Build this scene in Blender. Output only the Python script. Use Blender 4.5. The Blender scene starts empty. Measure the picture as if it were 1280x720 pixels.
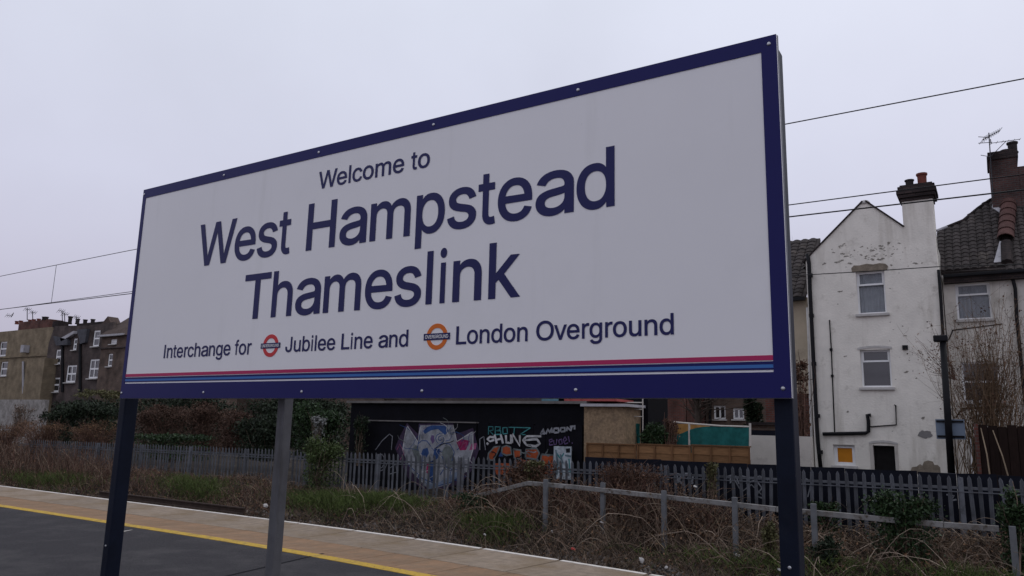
import bpy, bmesh, math, random, json
import numpy as np
from mathutils import Vector, Matrix
from mathutils.geometry import delaunay_2d_cdt
random.seed(7); rng = np.random.default_rng(11)
scn = bpy.context.scene
C = scn.collection
PI = math.pi
# ---------------------------------------------------------------- camera
CF, YAW, PITCH, ROLL, EYE = 948.327, 1.003507, 0.180750, 0.0231927, 1.6
_fw = np.array([-math.cos(YAW)*math.cos(PITCH), math.sin(YAW)*math.cos(PITCH), math.sin(PITCH)])
_r0 = np.array([math.sin(YAW), math.cos(YAW), 0.0]); _u0 = np.cross(_r0, _fw)
_r = math.cos(ROLL)*_r0 + math.sin(ROLL)*_u0; _u = -math.sin(ROLL)*_r0 + math.cos(ROLL)*_u0
cam_d = bpy.data.cameras.new("camera"); cam = bpy.data.objects.new("camera", cam_d); C.objects.link(cam)
cam_d.sensor_width = 36; cam_d.lens = CF/1280*36; cam_d.clip_start = 0.05; cam_d.clip_end = 3000
cam.matrix_world = Matrix(((_r[0], _u[0], -_fw[0], 0), (_r[1], _u[1], -_fw[1], 0), (_r[2], _u[2], -_fw[2], EYE), (0, 0, 0, 1)))
scn.camera = cam
# ---------------------------------------------------------------- sky, sun, exposure
scn.view_settings.view_transform = 'Standard'; scn.view_settings.look = 'None'
scn.view_settings.exposure = 0.0; scn.view_settings.gamma = 1.0
SUN_EL, SUN_AZ = math.radians(52), math.radians(25)      # azimuth from +Y towards +X
w = bpy.data.worlds.new("World"); scn.world = w; w.use_nodes = True
nt = w.node_tree; nt.nodes.clear()
def wn(t): return nt.nodes.new(t)
out = wn('ShaderNodeOutputWorld'); bg = wn('ShaderNodeBackground'); bg.inputs['Strength'].default_value = 0.1
sky = wn('ShaderNodeTexSky'); sky.sky_type = 'NISHITA'; sky.sun_disc = False
sky.sun_elevation = SUN_EL; sky.sun_rotation = SUN_AZ; sky.dust_density = 4
tc = wn('ShaderNodeTexCoord'); sep = wn('ShaderNodeSeparateXYZ'); nt.links.new(tc.outputs['Generated'], sep.inputs[0])
ramp = wn('ShaderNodeValToRGB'); nt.links.new(sep.outputs['Z'], ramp.inputs[0])
cr = ramp.color_ramp; cr.elements[0].position = 0.0; cr.elements[0].color = (.455, .430, .535, 1)
e = cr.elements.new(.12); e.color = (.535, .515, .635, 1)
e = cr.elements.new(.28); e.color = (.660, .670, .810, 1)
cr.elements[-1].position = .62; cr.elements[-1].color = (.760, .800, .915, 1)
nz = wn('ShaderNodeTexNoise'); nz.inputs['Scale'].default_value = 1.9; nz.inputs['Detail'].default_value = 5; nz.inputs['Roughness'].default_value = .5
nt.links.new(tc.outputs['Generated'], nz.inputs['Vector'])
mr = wn('ShaderNodeMapRange'); mr.inputs['From Min'].default_value = .3; mr.inputs['From Max'].default_value = .7
mr.inputs['To Min'].default_value = 9.0; mr.inputs['To Max'].default_value = 10.6; nt.links.new(nz.outputs['Fac'], mr.inputs['Value'])
sc = wn('ShaderNodeVectorMath'); sc.operation = 'SCALE'; nt.links.new(ramp.outputs[0], sc.inputs[0]); nt.links.new(mr.outputs[0], sc.inputs['Scale'])
mx = wn('ShaderNodeMix'); mx.data_type = 'RGBA'; mx.inputs['Factor'].default_value = .94
nt.links.new(sky.outputs[0], mx.inputs['A']); nt.links.new(sc.outputs[0], mx.inputs['B'])
nt.links.new(mx.outputs['Result'], bg.inputs['Color']); nt.links.new(bg.outputs[0], out.inputs[0])
sun_d = bpy.data.lights.new("sun", 'SUN'); sun_d.energy = 0.5; sun_d.angle = math.radians(25); sun_d.color = (1, .96, .9)
sun = bpy.data.objects.new("sun", sun_d); C.objects.link(sun)
sdir = Vector((math.sin(SUN_AZ)*math.cos(SUN_EL), math.cos(SUN_AZ)*math.cos(SUN_EL), math.sin(SUN_EL)))
sun.rotation_euler = sdir.to_track_quat('Z', 'Y').to_euler(); sun.location = (0, 0, 30)
# ---------------------------------------------------------------- helpers
def ray(x, y): return _fw + _r*(x-640)/CF - _u*(y-360)/CF
def at(x, y, P):
    d = ray(x, y); d = d*(P/d[1]); return Vector((d[0], d[1], d[2]+EYE))
def rect(x0, y0, x1, y1, P):
    xc, yc = (x0+x1)/2, (y0+y1)/2
    return at(x0, yc, P).x, at(x1, yc, P).x, at(xc, y1, P).z, at(xc, y0, P).z

def M(name, col, rough=.75, var=.18, scale=6., bump=0., bscale=60., col2=None, island=0., objrand=0., metal=0., spec=.18,
      stain=None, stain_scale=1.5, stain_lo=.55, stain_hi=.7, stretch=None, alpha=1., coat=0., streak=None, spots=None):
    m = bpy.data.materials.new(name); m.use_nodes = True; t = m.node_tree; n = t.nodes; L = t.links
    b = n['Principled BSDF']; b.inputs['Roughness'].default_value = rough; b.inputs['Metallic'].default_value = metal
    b.inputs['Specular IOR Level'].default_value = spec; b.inputs['Alpha'].default_value = alpha; b.inputs['Coat Weight'].default_value = coat
    co = n.new('ShaderNodeTexCoord'); vec = co.outputs['Object']
    if stretch:
        mp = n.new('ShaderNodeMapping'); mp.inputs['Scale'].default_value = stretch; L.new(vec, mp.inputs[0]); vec = mp.outputs[0]
    ns = n.new('ShaderNodeTexNoise'); ns.inputs['Scale'].default_value = scale; ns.inputs['Detail'].default_value = 8; ns.inputs['Roughness'].default_value = .65
    L.new(vec, ns.inputs['Vector'])
    rp = n.new('ShaderNodeValToRGB'); rp.color_ramp.elements[0].position = .3; rp.color_ramp.elements[1].position = .7
    c2 = col2 or tuple(min(1, c*(1+var)) for c in col); c1 = col if col2 else tuple(c*(1-var) for c in col)
    rp.color_ramp.elements[0].color = (*c1, 1); rp.color_ramp.elements[1].color = (*c2, 1)
    L.new(ns.outputs['Fac'], rp.inputs[0]); cur = rp.outputs[0]
    def scaled(src, lo, hi, cur):
        q = n.new('ShaderNodeMapRange'); q.inputs['To Min'].default_value = lo; q.inputs['To Max'].default_value = hi; L.new(src, q.inputs['Value'])
        v = n.new('ShaderNodeVectorMath'); v.operation = 'SCALE'; L.new(cur, v.inputs[0]); L.new(q.outputs[0], v.inputs['Scale']); return v.outputs[0]
    if island:
        g = n.new('ShaderNodeNewGeometry'); cur = scaled(g.outputs['Random Per Island'], 1-island, 1+island, cur)
    if objrand:
        g = n.new('ShaderNodeObjectInfo'); cur = scaled(g.outputs['Random'], 1-objrand, 1+objrand, cur)
    if stain:
        s2 = n.new('ShaderNodeTexNoise'); s2.inputs['Scale'].default_value = stain_scale; s2.inputs['Detail'].default_value = 10; s2.inputs['Roughness'].default_value = .7
        mp2 = n.new('ShaderNodeMapping'); mp2.inputs['Location'].default_value = (3.3, 1.7, 9.1); L.new(vec, mp2.inputs[0]); L.new(mp2.outputs[0], s2.inputs['Vector'])
        q = n.new('ShaderNodeMapRange'); q.inputs['From Min'].default_value = stain_lo; q.inputs['From Max'].default_value = stain_hi; L.new(s2.outputs['Fac'], q.inputs['Value'])
        x = n.new('ShaderNodeMix'); x.data_type = 'RGBA'; L.new(q.outputs[0], x.inputs['Factor']); L.new(cur, x.inputs['A']); x.inputs['B'].default_value = (*stain, 1); cur = x.outputs['Result']
    for spec_ in (streak, spots):      # (colour, scale vector, lo, hi): runs down a wall, small marks
        if not spec_: continue
        col_, sv, lo_, hi_ = spec_
        mp3 = n.new('ShaderNodeMapping'); mp3.inputs['Scale'].default_value = sv; L.new(co.outputs['Object'], mp3.inputs[0])
        s4 = n.new('ShaderNodeTexNoise'); s4.inputs['Scale'].default_value = 1; s4.inputs['Detail'].default_value = 6; s4.inputs['Roughness'].default_value = .6; L.new(mp3.outputs[0], s4.inputs['Vector'])
        q = n.new('ShaderNodeMapRange'); q.inputs['From Min'].default_value = lo_; q.inputs['From Max'].default_value = hi_; L.new(s4.outputs['Fac'], q.inputs['Value'])
        x = n.new('ShaderNodeMix'); x.data_type = 'RGBA'; L.new(q.outputs[0], x.inputs['Factor']); L.new(cur, x.inputs['A']); x.inputs['B'].default_value = (*col_, 1); cur = x.outputs['Result']
    L.new(cur, b.inputs['Base Color'])
    if bump:
        s3 = n.new('ShaderNodeTexNoise'); s3.inputs['Scale'].default_value = bscale; s3.inputs['Detail'].default_value = 6; L.new(vec, s3.inputs['Vector'])
        bp = n.new('ShaderNodeBump'); bp.inputs['Strength'].default_value = bump; bp.inputs['Distance'].default_value = .02
        L.new(s3.outputs['Fac'], bp.inputs['Height']); L.new(bp.outputs[0], b.inputs['Normal'])
    return m
def brick_mat(name, c1, c2, mortar, scale=1., bw=.225, bh=.075, dirt=.45, msize=.012):
    m = bpy.data.materials.new(name); m.use_nodes = True; t = m.node_tree; n = t.nodes; L = t.links
    b = n['Principled BSDF']; b.inputs['Roughness'].default_value = .9; b.inputs['Specular IOR Level'].default_value = .2
    co = n.new('ShaderNodeTexCoord'); s = n.new('ShaderNodeSeparateXYZ'); L.new(co.outputs['Object'], s.inputs[0])
    a = n.new('ShaderNodeMath'); a.operation = 'ADD'; L.new(s.outputs['X'], a.inputs[0]); L.new(s.outputs['Y'], a.inputs[1])
    cb = n.new('ShaderNodeCombineXYZ'); L.new(a.outputs[0], cb.inputs[0]); L.new(s.outputs['Z'], cb.inputs[1])
    br = n.new('ShaderNodeTexBrick'); L.new(cb.outputs[0], br.inputs['Vector']); br.inputs['Scale'].default_value = scale
    br.inputs['Brick Width'].default_value = bw; br.inputs['Row Height'].default_value = bh; br.inputs['Mortar Size'].default_value = msize
    br.inputs['Color1'].default_value = (*c1, 1); br.inputs['Color2'].default_value = (*c2, 1); br.inputs['Mortar'].default_value = (*mortar, 1)
    ns = n.new('ShaderNodeTexNoise'); ns.inputs['Scale'].default_value = 1.3; ns.inputs['Detail'].default_value = 9; L.new(co.outputs['Object'], ns.inputs['Vector'])
    q = n.new('ShaderNodeMapRange'); q.inputs['From Min'].default_value = .3; q.inputs['From Max'].default_value = .7; q.inputs['To Min'].default_value = 1-dirt; q.inputs['To Max'].default_value = 1+dirt
    L.new(ns.outputs['Fac'], q.inputs['Value'])
    v = n.new('ShaderNodeVectorMath'); v.operation = 'SCALE'; L.new(br.outputs['Color'], v.inputs[0]); L.new(q.outputs[0], v.inputs['Scale'])
    L.new(v.outputs[0], b.inputs['Base Color'])
    bp = n.new('ShaderNodeBump'); bp.inputs['Strength'].default_value = .5; bp.inputs['Distance'].default_value = .01; bp.invert = True
    L.new(br.outputs['Fac'], bp.inputs['Height']); L.new(bp.outputs[0], b.inputs['Normal'])
    return m

ORG = {}
def tag(o, label=None, cat=None, group=None, kind=None):
    if label: o['label'] = label
    if cat: o['category'] = cat
    if group: o['group'] = group
    if kind: o['kind'] = kind
    return o
def thing(name, loc, label, cat, group=None):
    o = bpy.data.objects.new(name, None); C.objects.link(o); o.location = loc; o.empty_display_size = .2
    ORG[o.name] = Vector(loc); return tag(o, label, cat, group)
def link(name, me, parent=None, kind=None, label=None):
    o = bpy.data.objects.new(name, me); C.objects.link(o)
    if parent is not None: o.parent = parent
    if kind: o['kind'] = kind
    if label: o['label'] = label
    return o
def org_of(parent):
    while parent is not None:
        if parent.name in ORG: return ORG[parent.name]
        parent = parent.parent
    return Vector((0, 0, 0))
class MB:
    def __init__(s): s.v = []; s.f = []; s.sm = False
    def add(s, vs, fs):
        k = len(s.v); s.v += [tuple(p) for p in vs]; s.f += [tuple(i+k for i in f) for f in fs]; return s
    def box(s, x0, x1, y0, y1, z0, z1):
        x0, x1 = min(x0, x1), max(x0, x1); y0, y1 = min(y0, y1), max(y0, y1); z0, z1 = min(z0, z1), max(z0, z1)
        return s.add([(x0,y0,z0),(x1,y0,z0),(x1,y1,z0),(x0,y1,z0),(x0,y0,z1),(x1,y0,z1),(x1,y1,z1),(x0,y1,z1)],
                     [(3,2,1,0),(4,5,6,7),(0,1,5,4),(1,2,6,5),(2,3,7,6),(3,0,4,7)])
    def hexa(s, a, b):       # two quads of four points, same winding: a solid between them
        return s.add(list(a)+list(b), [(3,2,1,0),(4,5,6,7)]+[(i,(i+1)%4,4+(i+1)%4,4+i) for i in range(4)])
    def prism(s, pts, y0, y1):   # outline in XZ extruded along Y
        n = len(pts)
        return s.add([(x,y0,z) for x,z in pts]+[(x,y1,z) for x,z in pts], [tuple(range(n))[::-1], tuple(range(n,2*n))]+[(i,(i+1)%n,n+(i+1)%n,n+i) for i in range(n)])
    def tube(s, pts, r, n=6, r1=None, cap=True):
        pts = [Vector(p) for p in pts]; K = len(pts); k0 = len(s.v); ref = None
        for i, p in enumerate(pts):
            d = (pts[min(i+1,K-1)]-pts[max(i-1,0)]).normalized()
            a = Vector((0,0,1)) if abs(d.z) < .9 else Vector((1,0,0))
            if ref is not None: a = ref
            u = (a - d*a.dot(d)).normalized(); ref = u; v = d.cross(u)
            rr = r if r1 is None else r+(r1-r)*i/(K-1)
            for j in range(n):
                t = 2*PI*j/n; s.v.append(tuple(p+u*(rr*math.cos(t))+v*(rr*math.sin(t))))
        for i in range(K-1):
            for j in range(n):
                a, b = k0+i*n+j, k0+i*n+(j+1)%n; s.f.append((a, b, b+n, a+n))
        if cap: s.f.append(tuple(range(k0, k0+n))[::-1]); s.f.append(tuple(range(k0+(K-1)*n, k0+K*n)))
        return s
    def lathe(s, c, prof, n=12):   # prof: (radius, z)
        k0 = len(s.v)
        for r, z in prof:
            for j in range(n):
                t = 2*PI*j/n; s.v.append((c[0]+r*math.cos(t), c[1]+r*math.sin(t), c[2]+z))
        for i in range(len(prof)-1):
            for j in range(n):
                a, b = k0+i*n+j, k0+i*n+(j+1)%n; s.f.append((a, b, b+n, a+n))
        s.f.append(tuple(range(k0+(len(prof)-1)*n, k0+len(prof)*n))); s.f.append(tuple(range(k0, k0+n))[::-1]); return s
    def mesh(s, name, mat, org=(0,0,0), bevel=0.):
        me = bpy.data.meshes.new(name); o = Vector(org)
        me.from_pydata([tuple(Vector(p)-o) for p in s.v], [], s.f); me.materials.append(mat)
        b = bmesh.new(); b.from_mesh(me); bmesh.ops.recalc_face_normals(b, faces=b.faces)
        if bevel: bmesh.ops.bevel(b, geom=[e for e in b.edges if len(e.link_faces)==2 and e.calc_face_angle() > .5], offset=bevel, segments=2, affect='EDGES', profile=.6)
        b.to_mesh(me); b.free(); me.update(); return me
    def build(s, name, mat, parent=None, kind=None, label=None, bevel=0., smooth=False):
        me = s.mesh(name, mat, org_of(parent), bevel)
        if smooth: me.shade_smooth()
        return link(name, me, parent, kind, label)
def slab(name, outline, holes, y0, y1, mat, parent, kind=None, label=None, bevel=0.):   # solid wall in XZ with holes
    cu = bpy.data.curves.new('tmp', 'CURVE'); cu.dimensions = '2D'; cu.fill_mode = 'BOTH'; cu.extrude = (y1-y0)/2
    for pl in [outline]+[[(a,c),(b,c),(b,d),(a,d)] for a,b,c,d in holes]:
        sp = cu.splines.new('POLY'); sp.points.add(len(pl)-1)
        for p, q in zip(sp.points, pl): p.co = (q[0], q[1], 0, 1)
        sp.use_cyclic_u = True
    ob = bpy.data.objects.new('tmp', cu); C.objects.link(ob)
    me = bpy.data.meshes.new_from_object(ob.evaluated_get(bpy.context.evaluated_depsgraph_get())); bpy.data.objects.remove(ob); bpy.data.curves.remove(cu)
    og = org_of(parent)
    for v in me.vertices: v.co = Vector((v.co.x, (y0+y1)/2 + v.co.z, v.co.y)) - og
    b = bmesh.new(); b.from_mesh(me); bmesh.ops.remove_doubles(b, verts=b.verts, dist=1e-4); bmesh.ops.recalc_face_normals(b, faces=b.faces); b.to_mesh(me); b.free()
    me.name = name; me.materials.clear(); me.materials.append(mat); return link(name, me, parent, kind, label)
def np_mesh(name, V, F, mat, parent=None, kind=None, label=None, smooth=False):
    V = np.asarray(V, np.float32); F = np.asarray(F, np.int32); og = org_of(parent); V = V - np.array(og, np.float32)
    me = bpy.data.meshes.new(name); k = F.shape[1]
    me.vertices.add(len(V)); me.vertices.foreach_set('co', V.ravel()); me.loops.add(F.size); me.loops.foreach_set('vertex_index', F.ravel())
    me.polygons.add(len(F)); me.polygons.foreach_set('loop_start', np.arange(0, F.size, k, dtype=np.int32))
    me.update(calc_edges=True); me.materials.append(mat)
    if smooth: me.shade_smooth()
    return link(name, me, parent, kind, label)
def leaf_quads(pos, size, updir=.35, aspect=.55):
    """a folded diamond leaf at every position"""
    n = len(pos); d = rng.normal(size=(n,3)); d[:,2] += updir; d /= np.linalg.norm(d,axis=1)[:,None]
    a = rng.normal(size=(n,3)); a -= d*(a*d).sum(1)[:,None]; a /= np.linalg.norm(a,axis=1)[:,None]
    nn = np.cross(d,a); s = size*(.55+.9*rng.random(n))[:,None]
    V = np.stack([pos, pos+d*s*.5+a*s*aspect*.5+nn*s*.12, pos+d*s, pos+d*s*.5-a*s*aspect*.5+nn*s*.12], 1).reshape(-1,3)
    return V, np.arange(4*n).reshape(n,4)
def stems_np(base, tip, r, K=6, sag=0., wob=.06, up=0.):
    """thin three-sided stems from base to tip, bowed up by `up` and wandering"""
    n = len(base); t = np.linspace(0,1,K)[None,:,None]; L = np.linalg.norm(tip-base,axis=1)[:,None,None]
    P = base[:,None]*(1-t)+tip[:,None]*t
    P[:,:,2:3] += (up if np.ndim(up) == 0 else np.asarray(up)[:,:,None])*L*4*t*(1-t)
    W = rng.normal(size=(n,K,3))*wob*L; W[:,0] = 0; P = P + np.cumsum(W,1)*.6
    d = P[:,-1]-P[:,0]; d /= np.linalg.norm(d,axis=1)[:,None]+1e-9
    a = np.cross(d, rng.normal(size=(n,3))); a /= np.linalg.norm(a,axis=1)[:,None]+1e-9; b = np.cross(d,a)
    rr = (np.asarray(r).reshape(-1,1,1)*np.ones((n,1,1)))*(1-.7*t)
    ring = [P + rr*(math.cos(2*PI*j/3)*a[:,None]+math.sin(2*PI*j/3)*b[:,None]) for j in range(3)]
    V = np.stack(ring,2).reshape(-1,3)
    F = []
    i0 = (np.arange(n)*K*3)[:,None]
    for k in range(K-1):
        for j in range(3):
            q = np.array([k*3+j, k*3+(j+1)%3, (k+1)*3+(j+1)%3, (k+1)*3+j]); F.append(i0+q[None])
    return V, np.concatenate(F,0), P
def catV(parts):
    k = 0; Vs = []; Fs = []
    for V, F in parts: Vs.append(V); Fs.append(F+k); k += len(V)
    return np.concatenate(Vs), np.concatenate(Fs)
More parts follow.
